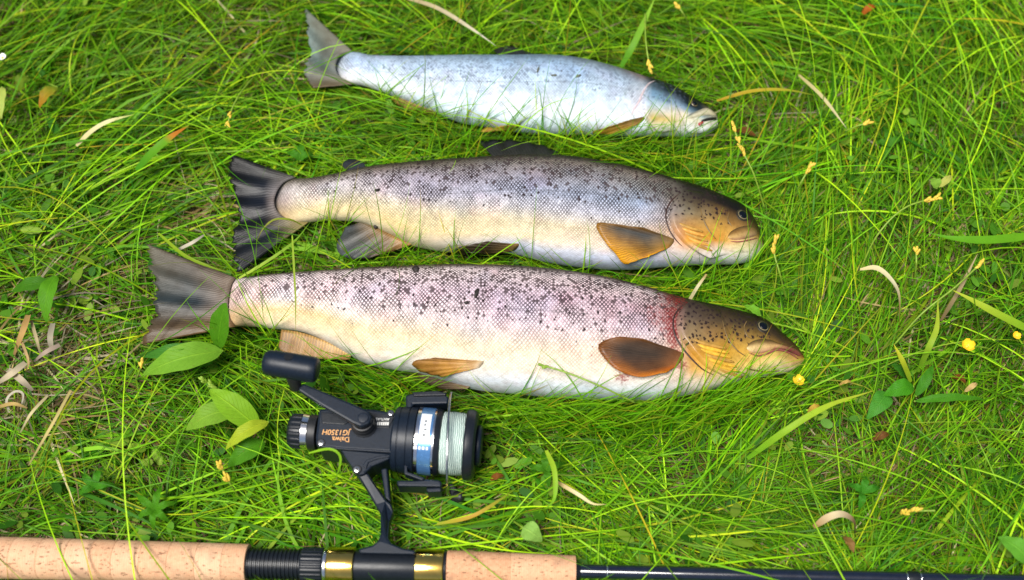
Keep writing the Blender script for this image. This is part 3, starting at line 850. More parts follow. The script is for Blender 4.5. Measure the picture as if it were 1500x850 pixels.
# ---- middle trout
tabB = [
 (400, [(1, (43, 42, 35)), (.86, (104, 98, 90)), (.5, (84, 84, 86)), (0, (100, 94, 92)), (-.5, (100, 92, 80)), (-1, (130, 110, 76))]),
 (420, [(1, (69, 64, 53)), (.9, (112, 104, 94)), (.5, (181, 173, 171)), (0, (179, 163, 156)), (-.5, (176, 156, 126)), (-1, (180, 150, 96))]),
 (450, [(1, (84, 78, 64)), (.9, (112, 104, 94)), (.5, (200, 193, 188)), (0, (208, 199, 176)), (-.5, (208, 190, 140)), (-1, (216, 206, 170))]),
 (600, [(1, (63, 57, 42)), (.9, (112, 104, 94)), (.6, (163, 156, 168)), (.2, (176, 170, 179)), (-.15, (196, 184, 150)), (-.6, (212, 190, 134)), (-1, (210, 198, 164))]),
 (760, [(1, (44, 40, 27)), (.9, (112, 104, 94)), (.65, (138, 133, 138)), (.3, (150, 156, 174)), (0, (190, 188, 192)), (-.3, (202, 190, 156)), (-.6, (212, 198, 162)), (-.8, (196, 202, 218)), (-1, (176, 186, 206))]),
 (930, [(1, (40, 36, 23)), (.9, (112, 104, 94)), (.65, (128, 128, 128)), (.3, (141, 154, 174)), (0, (174, 176, 190)), (-.3, (190, 176, 146)), (-.6, (206, 198, 184)), (-.8, (190, 198, 216)), (-1, (170, 182, 204))]),
 (978, [(1, (33, 29, 18)), (.86, (104, 98, 90)), (.6, (96, 90, 82)), (.2, (134, 124, 120)), (-.2, (170, 140, 112)), (-.55, (200, 186, 170)), (-1, (182, 192, 208))]),
 (1005, [(1, (11, 10, 5)), (.6, (65, 59, 49)), (.25, (130, 116, 90)), (-.1, (174, 128, 68)), (-.45, (207, 146, 49)), (-.7, (200, 184, 166)), (-1, (188, 196, 208))]),
 (1050, [(1, (9, 8, 4)), (.7, (31, 25, 18)), (.35, (123, 96, 51)), (0, (184, 138, 56)), (-.35, (199, 142, 48)), (-.65, (204, 196, 186)), (-1, (192, 198, 206))]),
 (1080, [(1, (7, 6, 4)), (.6, (21, 19, 15)), (.2, (130, 98, 49)), (-.1, (189, 156, 84)), (-.5, (207, 196, 146)), (-1, (192, 200, 210))]),
 (1112, [(1, (10, 9, 5)), (.3, (84, 62, 32)), (0, (163, 128, 62)), (-.5, (199, 190, 146)), (-1, (192, 198, 206))]),
]
def amtB(x, v):
    body = (x < 982)
    sc = np.where(body, 1.0, 0.0) * np.interp(v, [-1, -.75, -.45, -.1, .3, 1], [.08, .2, .45, .78, 1, 1]) * (0.3 + 0.7 * sm(x, 400, 440))
    small = np.where(body, 0.55 * sm(v, 0.1, 0.9) * sm(x, 420, 560), 0.0)
    big = np.where(body, 0.32 * sm(v, -0.25, 0.3) * sm(x, 430, 540), 0.0)
    hd = (x >= 982) & (x < 1062)
    big = np.where(hd, 0.3 * sm(v, 0.1, 0.3), big)
    return np.c_[sc, small, big, np.where(hd, 0.45 * sm(v, 0.05, 0.25), 0)]
def bloodB(x, v):
    return gauss(x, v, 968, -.1, 8, .25, .35)
B = Fish('middle trout with bluish grey back and dark blue black tail',
 [(400, 272), (423, 263), (450, 262), (482, 257), (536, 246), (591, 240), (645, 236), (700, 233), (745, 230), (786, 229.5), (843, 232.5), (901, 242), (958, 255), (1001, 267), (1030, 275), (1066, 289), (1088, 299.5), (1100, 311), (1109, 326), (1114, 340), (1118, 353)],
 [(400, 318), (425, 326), (455, 325), (482, 322.5), (526, 325), (560, 338), (601, 357), (618, 362), (645, 367), (672, 369), (700, 369), (751, 371), (800, 383), (858, 391.5), (915, 394), (972, 390), (1030, 386.5), (1064, 386.5), (1086, 384.5), (1100, 380), (1111, 372), (1118, 362)],
 tabB, SK_B, 0.007, 0.52, amt=amtB, blood=bloodB)
gB = [(1008, 279), (1000, 283), (988, 294), (981, 308), (980, 322), (986, 338), (996, 351), (1008, 362), (1024, 371), (1044, 378)]
fB = [(1030, 281), (1032, 286), (1028, 296), (1028, 306), (1032, 318), (1038, 330), (1046, 342), (1052, 352), (1062, 364), (1072, 372)]
B.plate('gill_cover', gB, fB, off_gill(0.0042), 44, 22)
B.ridge('gill_slit', [(1003, 278), (991, 287), (981, 298), (976, 310), (976, 323), (982, 340), (993, 355), (1006, 366)], 0.0008, M['slit'], -0.0004)
M['gillray2'] = plain('orange gill ray skin', L4(208, 152, 68), 0.35, 0, 0.2, 300, 0.0002, 0.5, 0.3)
for k in range(5):
    t = k / 4
    g0 = (987 + 18 * t, 327 + 26 * t); g1 = (1028 + 14 * t, 341 + 26 * t)
    B.ridge('gill_ray', [g0, (g0[0] * .6 + g1[0] * .4, g0[1] * .6 + g1[1] * .4 + 1.2), g1], 0.00145, M['gillray2'] if k % 2 else M['gillray3'], 0.0024)
def colmaxB(x, y, u, v):
    return tab2([(0, [(0, (56, 42, 24)), (.35, (140, 108, 54)), (.7, (190, 158, 96)), (1, (160, 112, 96))]), (1, [(0, (40, 32, 22)), (.35, (120, 92, 50)), (.75, (160, 128, 88)), (1, (90, 52, 50))])], u, v)
B.plate('upper_jaw', [(1065, 347), (1070, 339), (1080, 333), (1092, 330), (1102, 330), (1110, 334)], [(1066, 349), (1072, 352), (1082, 352.5), (1092, 351), (1102, 348.5), (1110, 346)], bulge(0.0020), 30, 12, colfn=colmaxB, am=(0, 0, 0, 0))
B.ridge('lip', [(1070, 354), (1082, 354.5), (1094, 352.5), (1108, 349)], 0.0005, M['lip'], 0.0006)
B.plate('lower_jaw', [(1050, 356), (1066, 356), (1082, 357), (1096, 355), (1111, 352)], [(1052, 361), (1064, 368), (1080, 371.5), (1096, 371), (1111, 368)], bulge(0.0012), 28, 12, am=(0, 0, 0, 0))
B.ridge('cheek_crease', [(1026, 306), (1030, 322), (1038, 338), (1048, 350)], 0.0006, M['crease'], 0.0004)
B.ridge('cheek_crease', [(1068, 310), (1066, 322), (1072, 332)], 0.0005, M['crease'], 0.0001)
B.eye(1088, 315, 8.8, 6.8)
blue_tail = C2((0, [(0, (68, 66, 59)), (.5, (14, 15, 16)), (1, (16, 15, 14))]), (.25, [(0, (110, 105, 105)), (.3, (16, 22, 32)), (1, (15, 14, 14))]), (.45, [(0, (126, 117, 115)), (.25, (13, 19, 30)), (1, (10, 13, 19))]), (.7, [(0, (105, 96, 86)), (.35, (11, 13, 16)), (1, (10, 12, 14))]), (.85, [(0, (160, 149, 110)), (.3, (24, 30, 37)), (1, (15, 17, 23))]), (1, [(0, (160, 147, 86)), (.4, (26, 28, 30)), (1, (18, 22, 28))]))
B.fin('tail_fin', [(434, 260), (415, 268), (404, 284), (402, 300), (410, 314), (428, 323), (452, 326)], [(328, 224), (331, 250), (340, 285), (347, 312), (339, 345), (338, 375), (346, 401)], 0.0215, 0.021, blue_tail, FNT, 60, 18, 0.0022, waves=4.5, ragged=0.12)
B.fin('anal_fin', [(527, 326), (545, 331), (565, 340), (585, 350), (604, 358)], [(507, 334), (496, 352), (494, 366), (506, 377), (536, 378.5), (574, 369)], 0.024, 0.018, C2((0, [(0, (96, 86, 66)), (.5, (52, 56, 56)), (1, (70, 76, 78))]), (.6, [(0, (150, 116, 70)), (.4, (72, 68, 58)), (1, (66, 72, 74))]), (1, [(0, (170, 126, 66)), (1, (120, 92, 56))])), FN, 26, 12, 0.001)
B.fin('adipose_fin', [(536, 247), (526, 249), (516, 250), (508, 251)], [(534, 240), (524, 235), (510, 234), (500, 241)], 0.022, 0.020, C2((0, [(0, (52, 56, 60)), (1, (40, 46, 54))]), (1, [(0, (50, 52, 54)), (1, (36, 40, 46))])), FN, 12, 7, 0.0003)
B.fin('dorsal_fin', [(826, 233), (795, 231), (760, 231), (725, 233)], [(818, 224), (795, 214), (750, 206), (701, 207)], 0.025, 0.020, C2((0, [(0, (36, 36, 32)), (1, (26, 28, 28))]), (1, [(0, (40, 40, 36)), (1, (24, 28, 30))])), FN, 26, 9, 0.0012)
B.fin('pelvic_fin', [(760, 357), (760, 360), (758, 363), (755, 366)], [(715, 352), (672, 360), (668, 367), (690, 373)], 0.045, 0.028, C2((0, [(0, (160, 128, 76)), (.4, (82, 66, 40)), (1, (62, 50, 32))]), (1, [(0, (150, 124, 80)), (.5, (60, 50, 36)), (1, (46, 40, 30))])), FN, 22, 13, 0.0008, onbody=True, off=0.0014, lift=0.001)
B.fin('pectoral_fin', [(987, 350), (987, 355), (984, 359), (980, 363)], [(940, 337), (905, 332.5), (873, 331), (884, 353), (900, 369), (915, 380), (948, 372)], 0.05, 0.05, C2((0, [(0, (150, 116, 62)), (.4, (86, 66, 38)), (1, (110, 78, 30))]), (.4, [(0, (156, 124, 74)), (.35, (70, 72, 72)), (.75, (56, 52, 44)), (1, (126, 88, 26))]), (.7, [(0, (176, 130, 58)), (.4, (110, 84, 40)), (1, (206, 144, 20))]), (1, [(0, (196, 140, 50)), (.4, (190, 128, 26)), (1, (220, 156, 22))])), FN, 34, 16, 0.0007, onbody=2, off=0.0016, lift=0.004)

# ---- smallest, silver trout
tabC = [
 (490, [(1, (108, 119, 122)), (.4, (127, 139, 144)), (0, (139, 151, 160)), (-.5, (150, 150, 152)), (-1, (150, 146, 130))]),
 (512, [(1, (155, 175, 192)), (.4, (173, 191, 212)), (0, (197, 211, 226)), (-.5, (211, 221, 230)), (-1, (206, 204, 200))]),
 (600, [(1, (143, 165, 186)), (.6, (177, 199, 220)), (.1, (201, 217, 230)), (-.4, (217, 231, 238)), (-1, (203, 221, 234))]),
 (760, [(1, (113, 137, 152)), (.75, (157, 183, 206)), (.1, (191, 211, 228)), (-.4, (215, 229, 236)), (-1, (203, 223, 236))]),
 (900, [(1, (100, 111, 116)), (.75, (153, 177, 198)), (.1, (187, 209, 224)), (-.4, (213, 227, 234)), (-1, (203, 223, 234))]),
 (938, [(1, (120, 104, 98)), (.7, (157, 171, 182)), (.1, (196, 201, 210)), (-.4, (210, 219, 228)), (-1, (203, 221, 230))]),
 (955, [(1, (26, 26, 22)), (.7, (59, 79, 88)), (.35, (117, 153, 182)), (0, (175, 193, 198)), (-.4, (196, 170, 84)), (-.75, (206, 206, 196)), (-1, (193, 211, 216))]),
 (980, [(1, (14, 14, 12)), (.7, (26, 37, 40)), (.3, (125, 157, 180)), (-.05, (206, 206, 196)), (-.4, (206, 186, 120)), (-.7, (206, 206, 196)), (-1, (197, 213, 214))]),
 (1005, [(1, (12, 12, 10)), (.5, (20, 31, 34)), (.2, (109, 141, 160)), (-.05, (214, 212, 180)), (-.5, (206, 208, 200)), (-1, (197, 213, 214))]),
 (1025, [(1, (14, 14, 12)), (.35, (32, 45, 50)), (.1, (147, 167, 168)), (-.2, (206, 204, 178)), (-.5, (204, 206, 198)), (-1, (195, 211, 212))]),
 (1053, [(1, (90, 84, 66)), (.3, (176, 172, 146)), (-1, (196, 200, 198))]),
]
def amtC(x, v):
    body = (x < 945)
    sc = np.where(body, 0.9, 0.0) * (0.2 + 0.8 * sm(v, -0.8, 0.2))
    small = np.where(body, 0.55 * sm(v, -0.05, 0.75) * sm(x, 500, 640), 0.0)
    big = np.where(body, 0.26 * sm(v, -0.15, 0.4) * sm(x, 530, 660), 0.0)
    hd = (x >= 945) & (x < 1005)
    big = np.where(hd, 0.5 * sm(v, 0.05, 0.4), big)
    return np.c_[sc, small, big, np.where(hd, 0.5 * sm(v, 0.0, 0.3), 0)]
Cf = Fish('smallest trout, silvery blue white with open mouth, farthest from the rod',
 [(490, 75), (523, 78), (545, 82), (601, 83.5), (679, 83), (740, 83), (808, 83), (853, 88), (899, 99), (944, 113), (965, 119), (990, 128), (1010, 140), (1027, 150), (1040, 159), (1050, 168)],
 [(490, 113), (510, 121), (534, 125.5), (557, 133), (601, 151), (640, 165.5), (673, 178), (705, 184), (762, 193), (808, 195.5), (876, 197.5), (944, 199), (980, 199), (1010, 200), (1034, 196), (1050, 187)],
 tabC, SK_C, 0.006, 0.55, amt=amtC, tailspan=40)
gC = [(962, 121), (952, 127), (945, 138), (941, 150), (941, 162), (946, 174), (954, 185), (966, 194)]
fC = [(982, 128), (982, 134), (980, 142), (980, 152), (982, 162), (986, 172), (990, 182), (996, 192)]
Cf.plate('gill_cover', gC, fC, off_gill(0.0032), 36, 18)
M['pinkskin'] = plain('pinkish wet skin', L4(196, 178, 180), 0.3, 0, 0.15, 300, 0.0002, 0.5, 0.3)
Cf.ridge('gill_slit', [(960, 118), (950, 123), (942, 135), (936, 149), (929, 160), (925, 170)], 0.0009, M['pinkskin'], -0.0002)
Cf.plate('upper_jaw', [(1003, 172), (1012, 166), (1024, 161), (1036, 158), (1049, 166)], [(1004, 175), (1014, 174), (1026, 171), (1038, 168.5), (1050, 170)], bulge(0.0022), 24, 10, colfn=lambda x, y, u, v: tab2([(0, [(0, (88, 100, 100)), (.3, (96, 108, 106)), (.6, (206, 204, 178)), (1, (200, 196, 170))]), (1, [(0, (186, 176, 146)), (1, (206, 196, 160))])], u, v), am=(0, 0, 0, 0))
Cf.plate('mouth', [(1026, 176), (1034, 173), (1042, 171.5), (1051, 171)], [(1026, 180), (1034, 178.5), (1042, 177), (1051, 177)], bulge(0.0016), 18, 8, mat=M['dark'])
Cf.plate('tongue', [(1022, 181), (1025, 179), (1028, 178), (1031, 178)], [(1023, 184.5), (1025, 185), (1028, 183), (1030.5, 180)], bulge(0.0024), 14, 8, mat=M['flesh'])
Cf.plate('lower_jaw', [(998, 184), (1012, 182), (1024, 186), (1036, 181.5), (1052, 180)], [(1000, 192), (1012, 197), (1026, 196), (1038, 192), (1052, 186)], bulge(0.0022), 24, 10, am=(0, 0, 0, 0))
Cf.eye(1017, 152, 5.5, 4.2)
grey_tail = C2((0, [(0, (120, 116, 100)), (.5, (104, 104, 88)), (1, (110, 116, 104))]), (.4, [(0, (110, 112, 104)), (.5, (88, 96, 88)), (1, (116, 134, 130))]), (.6, [(0, (112, 116, 112)), (.5, (74, 88, 80)), (1, (110, 126, 122))]), (1, [(0, (130, 118, 90)), (.5, (98, 84, 60)), (1, (92, 78, 58))]))
Cf.fin('tail_fin', [(516, 75), (500, 80), (493, 90), (492, 102), (500, 114), (520, 123)], [(442, 9), (448, 35), (450, 58), (455, 76), (447, 93), (445, 108), (456, 131)], 0.020, 0.020, grey_tail, FNT, 40, 16, 0.0016, waves=3.0, ragged=0.10)
Cf.fin('anal_fin', [(576, 140), (595, 147), (615, 155), (640, 164)], [(574, 146), (588, 157), (610, 163), (640, 167)], 0.02, 0.016, C2((0, [(0, (170, 140, 70)), (1, (140, 110, 50))]), (1, [(0, (176, 146, 90)), (1, (150, 120, 66))])), FN, 18, 6, 0.0003)
Cf.fin('pelvic_fin', [(763, 181), (762, 184), (759, 187), (754, 190)], [(738, 181.5), (716, 187), (704, 196), (728, 194)], 0.03, 0.022, C2((0, [(0, (206, 176, 110)), (.5, (196, 156, 62)), (1, (176, 138, 48))]), (1, [(0, (196, 160, 84)), (1, (170, 132, 40))])), FN, 18, 10, 0.0004, onbody=True, off=0.0014, lift=0.001)
Cf.fin('pectoral_fin', [(944, 171), (944, 174), (942, 177), (939, 180)], [(915, 178), (890, 184), (867, 189.5), (880, 192.5), (908, 191)], 0.045, 0.04, C2((0, [(0, (120, 92, 50)), (.5, (112, 88, 28)), (1, (140, 108, 34))]), (1, [(0, (150, 116, 50)), (.5, (150, 114, 26)), (1, (164, 128, 40))])), FN, 22, 12, 0.0005, onbody=2, off=0.0014, lift=0.002)
Cf.fin('dorsal_fin', [(786, 84), (768, 84), (750, 84), (735, 84)], [(774, 77), (756, 70), (740, 68), (722, 74)], 0.022, 0.018, C2((0, [(0, (40, 46, 50)), (1, (34, 38, 42))]), (1, [(0, (40, 44, 46)), (1, (40, 40, 38))])), FN, 18, 7, 0.0006)

# ------------------------------------------------------------------ fishing rod
ZROD = 0.024
def rod_c(x): return P(x, 817 + 0.0233 * x, ZROD)
def rod_s(x): return S(x, 817 + 0.0233 * x, ZROD)
rod = empty('fishing_rod', [*rod_c(560)[:2], 0.0], 'long fishing rod with cork grips and gold reel seat hoods across the bottom edge', 'fishing rod')
def rseg(name, x0, x1, r0, r1, mat, parent=None, e=0.06, n=48, rib=None):
    p0, p1 = rod_c(x0), rod_c(x1)
    a, b = r0 * rod_s(x0), r1 * rod_s(x1)
    ln = np.linalg.norm(p1 - p0)
    q = rprof(1.0, e, ln / max(a, b))
    prof = [(t, y * (a + (b - a) * t)) for t, y in q]
    return lathe(name, p0, p1, prof, mat, parent or rod, n, rib=rib)
xb = [-420, -370, -322, -276, -230, -186, -142, -100, -58, -18, 24, 64, 104, 140, 172, 212, 252, 292, 330, 364]
for a, b in zip(xb[:-1], xb[1:]):
    rr = lambda x: 30.2 - 0.0065 * max(0, x)
    rseg('cork_ring', a, b, rr(a), rr(b), M['cork'], e=0.03)
# threaded barrel
p0, p1 = rod_c(364), rod_c(442)
s_ = rod_s(400)
prof = [(0.0, 22 * s_)]
nth = 13
for k in range(nth):
    for q, r in ((.15, 22.5), (.45, 22.5), (.6, 20.2), (.9, 20.2)):
        prof.append(((k + q) / nth, r * s_))
prof.append((1.0, 22 * s_))
lathe('threaded_barrel', p0, p1, prof, M['black'], rod, 48)
nut = rseg('locking_nut', 442, 475, 25.2, 25.2, M['black'], e=0.1, n=96, rib=(24, 0.0004))
rseg('trim_ring', 475, 481.5, 26.2, 26.2, M['silver'], e=0.08)
rseg('gold_hood', 481.5, 520, 27.0, 27.6, M['gold'], e=0.05)
rseg('seat_tube', 518, 612, 22.5, 22.5, M['black'], e=0.02)
rseg('gold_hood', 609, 650, 27.0, 26.2, M['gold'], e=0.05)
rseg('collar', 650, 655, 24.5, 24.5, M['black'], e=0.1)
fx = [655, 700, 748, 796, 843]
for a, b in zip(fx[:-1], fx[1:]):
    rr = lambda x: 25.6 - 0.017 * (x - 655)
    rseg('cork_ring', a, b, rr(a), rr(b), M['cork'], e=0.025)
bl = rseg('blank', 838, 2700, 10.2, 9.0, M['blank'], e=0.01)
rseg('winding_check', 843, 850, 14.5, 12.0, M['black'], e=0.1)
for x in (888, 1326, 1346, 1800, 1820):
    rseg('wrap_ring', x, x + 2.2, 11.0, 11.0, M['silver'], e=0.1)
rseg('thread_wrap', 1328.5, 1345.5, 10.9, 10.9, M['black'], e=0.05)
xr = np.array([-420, 364, 366, 845, 847, 2700.])
occupy_long(np.array([rod_c(x) for x in xr]), np.array([.0135, .0125, .0115, .0115, .0048, .0045]), np.array([.0135, .0125, .0115, .0115, .0048, .0045]))

# ------------------------------------------------------------------ spinning reel
ZR = 0.037
reel = empty('spinning_reel', [*P(540, 660, 0.0)[:2], 0.0], 'black fishing reel with gold lettering and pale line on its spool, clamped to the rod', 'fishing reel')
def ax_c(x): return P(x, 632 + (x - 440) * 0.08, ZR)
sR = S(560, 642, ZR)
def aseg(name, x0, x1, rpx, mat, parent=None, e=0.08, n=56, rib=None, prof=None):
    p0, p1 = ax_c(x0), ax_c(x1)
    ln = np.linalg.norm(p1 - p0)
    if prof is None:
        prof = rprof(rpx * sR, e, ln)
    else:
        prof = [((x - x0) / (x1 - x0), r * sR) for x, r in prof]
    return lathe(name, p0, p1, prof, mat, parent or reel, n, rib=rib)
body = prism('gear_housing', [(467, 599), (500, 596), (545, 599), (578, 604), (579, 612), (575, 663), (540, 661), (496, 658), (463, 654), (462, 640)], 0.018, 0.0525, M['graph'], reel, 0.0018)
occupy(P(np.array([455., 585, 580, 455]), np.array([592., 598, 670, 662]), 0.04), 0.056, 0.018)
prism('raised_panel', [(470, 604), (512, 606), (510, 619), (505, 622), (471, 620)], 0.050, 0.0534, M['black'], body, 0.0005)
pl = prism('switch_plate', [(543, 606), (571, 607), (577, 611), (570, 627), (547, 626)], 0.050, 0.0532, M['black'], body, 0.0003)
prism('lower_rib', [(466, 651), (496, 655), (574, 660), (574, 663), (496, 658), (466, 654)], 0.046, 0.0532, M['graph'], body, 0.0004)
def text_mesh(name, txt, px_right, py_base, width_px, cap_px, z, mat, parent, shear=0.0):
    """printed letters, upside down as seen from the reel's far side"""
    cu = bpy.data.curves.new(name, 'FONT')
    cu.body = txt; cu.size = 1.0; cu.shear = shear; cu.extrude = 0.0; cu.offset = 0.012
    tmp = bpy.data.objects.new('tmp_text', cu); COL.objects.link(tmp)
    dg = bpy.context.evaluated_depsgraph_get()
    me = bpy.data.meshes.new_from_object(tmp.evaluated_get(dg))
    bpy.data.objects.remove(tmp)
    n = len(me.vertices)
    co = np.zeros(n * 3, np.float32); me.vertices.foreach_get('co', co); co = co.reshape(-1, 3)
    fs = [tuple(p.vertices) for p in me.polygons]
    co[:, 0] -= co[:, 0].min()
    kx = width_px / co[:, 0].max(); ky = cap_px / 0.70
    slope = 0.03
    px = px_right - co[:, 0] * kx; py = py_base + co[:, 1] * ky - (co[:, 0] * kx) * slope
    return mesh_obj(name, P(px, py, np.full(n, z)), fs, mat, parent, smooth=False)
text_mesh('lettering', 'Daiwa', 511.5, 640.6, 25, 7.2, 0.05275, M['goldprint'], body)
text_mesh('lettering', 'JG1350H', 514.5, 630.6, 43, 7.6, 0.05275, M['goldprint'], body, 0.25)
text_mesh('lettering', 'ANTI-REV', 570.5, 612.8, 24, 3.6, 0.05335, M['whiteprint'], body, 0.1)
for k in range(8):
    x = 546.5 + k * 3.0
    prism('printed_bar', [(x, 618.3), (x + 2.0, 618.3), (x + 1.5, 623), (x - 0.5, 623)], 0.0530, 0.0534, M['whiteprint'], body, 0)
def screw(px, py, z, r=6.2, parent=None):
    c = P(px, py, z); s = S(px, py, z)
    up = np.array([0, 0, 1.0])
    o = lathe('screw', c - up * 0.002, c + up * 0.0006, [(0, r * s), (0.9, r * s), (1, r * s * .85)], M['blackg'], parent or reel, 24)
    lathe('screw_head', c + up * 0.0004, c + up * 0.0012, [(0, r * s * .66), (.8, r * s * .66), (1, r * s * .5)], M['steel'], o, 20)
    for a in (0.4, 0.4 + math.pi / 2):
        d = np.array([math.cos(a), math.sin(a), 0]); n = np.array([-math.sin(a), math.cos(a), 0])
        q = [c + up * 0.0013 + d * sx * r * s * .45 + n * sy * 0.0003 for sx, sy in ((-1, -1), (1, -1), (1, 1), (-1, 1))]
        mesh_obj('slot', q, [(0, 1, 2, 3)], M['blackg'], o, False)
screw(470.5, 649, 0.0525); screw(572.5, 606, 0.0530, 5.4)
# arm bracket, stem and foot
prism('bracket', [(496, 657), (575, 664), (571, 672), (545, 683), (534, 694), (526, 697), (518, 688)], 0.026, 0.0500, M['graph'], reel, 0.0014)
prism('bracket_rib', [(536, 687), (531, 682), (536, 674), (553, 668), (572, 666), (571, 669), (554, 672), (540, 677)], 0.049, 0.0512, M['graph'], reel, 0.0005)
screw(523, 688, 0.0505, 6.5)
stem_poly = [(519, 690), (536, 689), (552, 713), (566, 733), (573, 738), (575.5, 750), (570, 764), (568.5, 788), (573, 796), (590, 803), (609, 806.5), (608, 812), (526, 810), (525, 804), (545, 799), (554, 792), (557.5, 781), (557, 752), (550, 740), (536, 716)]
zz = [0.047 if y < 700 else (0.043 if y < 760 else 0.038) for x, y in stem_poly]
a_sign = sum(stem_poly[i][0] * stem_poly[(i + 1) % len(stem_poly)][1] - stem_poly[(i + 1) % len(stem_poly)][0] * stem_poly[i][1] for i in range(len(stem_poly)))
prism('stem', stem_poly, 0.026, 0.038, M['graph'], reel, 0.0013, zs=(zz[::-1] if a_sign > 0 else zz))
prism('strut', [(558, 687), (567, 685), (572, 735), (564, 729)], 0.030, 0.043, M['graph'], reel, 0.0010)
occupy(P(np.array([496., 575, 571, 576, 576, 606, 524, 552, 552, 518]), np.array([655., 662, 680, 740, 795, 810, 808, 790, 750, 690]), 0.035), 0.052, 0.024)
# rear drag knob
dk = aseg('drag_knob', 424, 444, 26, M['black'], prof=[(424, 19), (425.5, 22), (428, 24.5), (432, 25.5), (443, 26), (444, 25)], n=96, rib=(16, 0.0006))
aseg('trim_ring', 444, 454.5, 27, M['silver'], prof=[(444, 25.5), (445, 27.2), (450, 26.6), (453.5, 26.2), (454.5, 25)])
aseg('rear_collar', 454, 466, 26, M['blackg'], e=0.05)
occupy_long(np.array([ax_c(420), ax_c(470)]), np.array([.012, .012]), np.array([.012, .012]))
# rotor and spool
rot = aseg('rotor', 577, 611, 48, M['graph'], prof=[(577, 40), (578, 45), (580, 47), (586, 47.6), (586.6, 46.6), (587.4, 46.6), (588, 48), (599, 48.5), (599.6, 47.2), (600.4, 47.2), (601, 48.6), (610, 48.6), (611, 46)])
spool = aseg('spool', 611, 648, 49, M['black'], prof=[(611, 46), (640, 48.4), (641, 49), (646, 47.5), (648, 45)])
aseg('trim_ring', 611.5, 617.5, 49.8, M['silver'], parent=spool, prof=[(611.5, 48.4), (612.5, 49.9), (617, 49.9), (617.5, 48.8)])
aseg('foil_band', 617.5, 636, 49.4, M['bluefoil'], parent=spool, prof=[(617.5, 48.8), (618, 49.4), (635.5, 49.4), (636, 48.8)])
aseg('trim_ring', 636, 639.5, 49.8, M['silver'], parent=spool, prof=[(636, 48.8), (636.5, 49.7), (639, 49.7), (639.5, 48.6)])
def band_patch(name, x0, x1, rpx, a0, a1, mat, parent, n=14):
    p0, p1 = ax_c(x0), ax_c(x1)
    d = p1 - p0; d /= np.linalg.norm(d)
    c = CAM - (p0 + p1) / 2; c -= d * np.dot(c, d); c /= np.linalg.norm(c)
    t = np.cross(c, d); t = t if t[1] > 0 else -t
    vs = []
    for i in range(n):
        a = R(a0 + (a1 - a0) * i / (n - 1))
        o = (c * math.cos(a) + t * math.sin(a)) * rpx * sR
        vs += [p0 + o, p1 + o]
    return mesh_obj(name, vs, [(2 * i, 2 * i + 1, 2 * i + 3, 2 * i + 2) for i in range(n - 1)], mat, parent)
lb = band_patch('paper_label', 618, 633, 49.7, 2, 52, M['whitelabel'], spool)
for a0, a1, x0, x1 in ((33, 37, 624, 627), (26, 30, 624, 626.5), (18, 21, 624.5, 628), (14.5, 17, 623.5, 625), (8, 12, 623, 627), (5, 7, 624, 627)):
    band_patch('printed_mark', x0, x1, 49.85, a0, a1, M['greyprint'], spool, 4)
for x0, x1 in ((612, 617), (619, 622), (624, 627.5), (629.5, 632.5)):
    band_patch('printed_mark', x0, x1, 50.1, -14, -9, M['whitelabel'], spool, 4)
aseg('line_winding', 646, 682, 45, M['line'], parent=spool, prof=[(646, 43.5), (649, 45.4), (664, 46.0), (678, 45.2), (682, 43.5)])
aseg('front_flange', 681, 698, 50, M['black'], parent=spool, prof=[(681, 44), (681.6, 50), (684, 51.5), (690, 51.5), (695, 49.5), (698, 45)])
aseg('front_cap', 697, 706, 30, M['graph'], parent=spool, e=0.15)
occupy_long(np.array([ax_c(576), ax_c(708)]), np.array([.023, .023]), np.array([.023, .023]))
# bail
top = prism('bail_arm', [(594, 579), (610, 575), (652, 577), (657, 582), (656.5, 591), (605, 592), (602, 604), (595, 604)], 0.030, 0.046, M['graph'], reel, 0.0012)
prism('bail_plate', [(604, 574.5), (640, 572.5), (654, 575.5), (653, 579), (606, 580)], 0.044, 0.0485, M['black'], top, 0.0006)
bot = prism('bail_arm', [(581, 703.5), (606, 703.5), (624, 702), (642, 703), (647, 706), (647, 713), (582, 712)], 0.026, 0.044, M['graph'], reel, 0.0012)
prism('bail_strut', [(592, 677), (596, 677), (597, 691), (622, 700), (619, 704), (592, 694)], 0.036, 0.046, M['graph'], bot, 0.0006)
prism('bail_plate', [(624, 715), (646, 714), (646.5, 720), (626, 721)], 0.026, 0.041, M['graph'], bot, 0.0008)
occupy(P(np.array([578., 652, 652, 592, 592, 660, 660, 578]), np.array([725., 725, 700, 690, 570, 568, 600, 600]), 0.03), 0.05, 0.025)
wp = []
cw = ax_c(661)
for k in range(33):
    a = math.pi * k / 32
    yy = P(661 - 3.5 * k / 32, 652, ZR)
    wp.append(np.array([yy[0], cw[1] + math.cos(a) * 0.0345, 0.034 + 0.0315 * math.sin(a) ** 0.8]))
tube('bail_wire', smooth_poly(np.array(wp), 60), 0.0009, M['steel'], reel, 8)
lr = lathe('line_roller', P(664, 727, 0.018), P(679, 728, 0.020), rprof(7.5 * sR, 0.45, 15 * sR), M['blackg'], reel, 28)
prism('roller_bracket', [(656, 708), (664, 708), (678, 728), (672, 736), (662, 734)], 0.010, 0.019, M['black'], lr, 0.001)
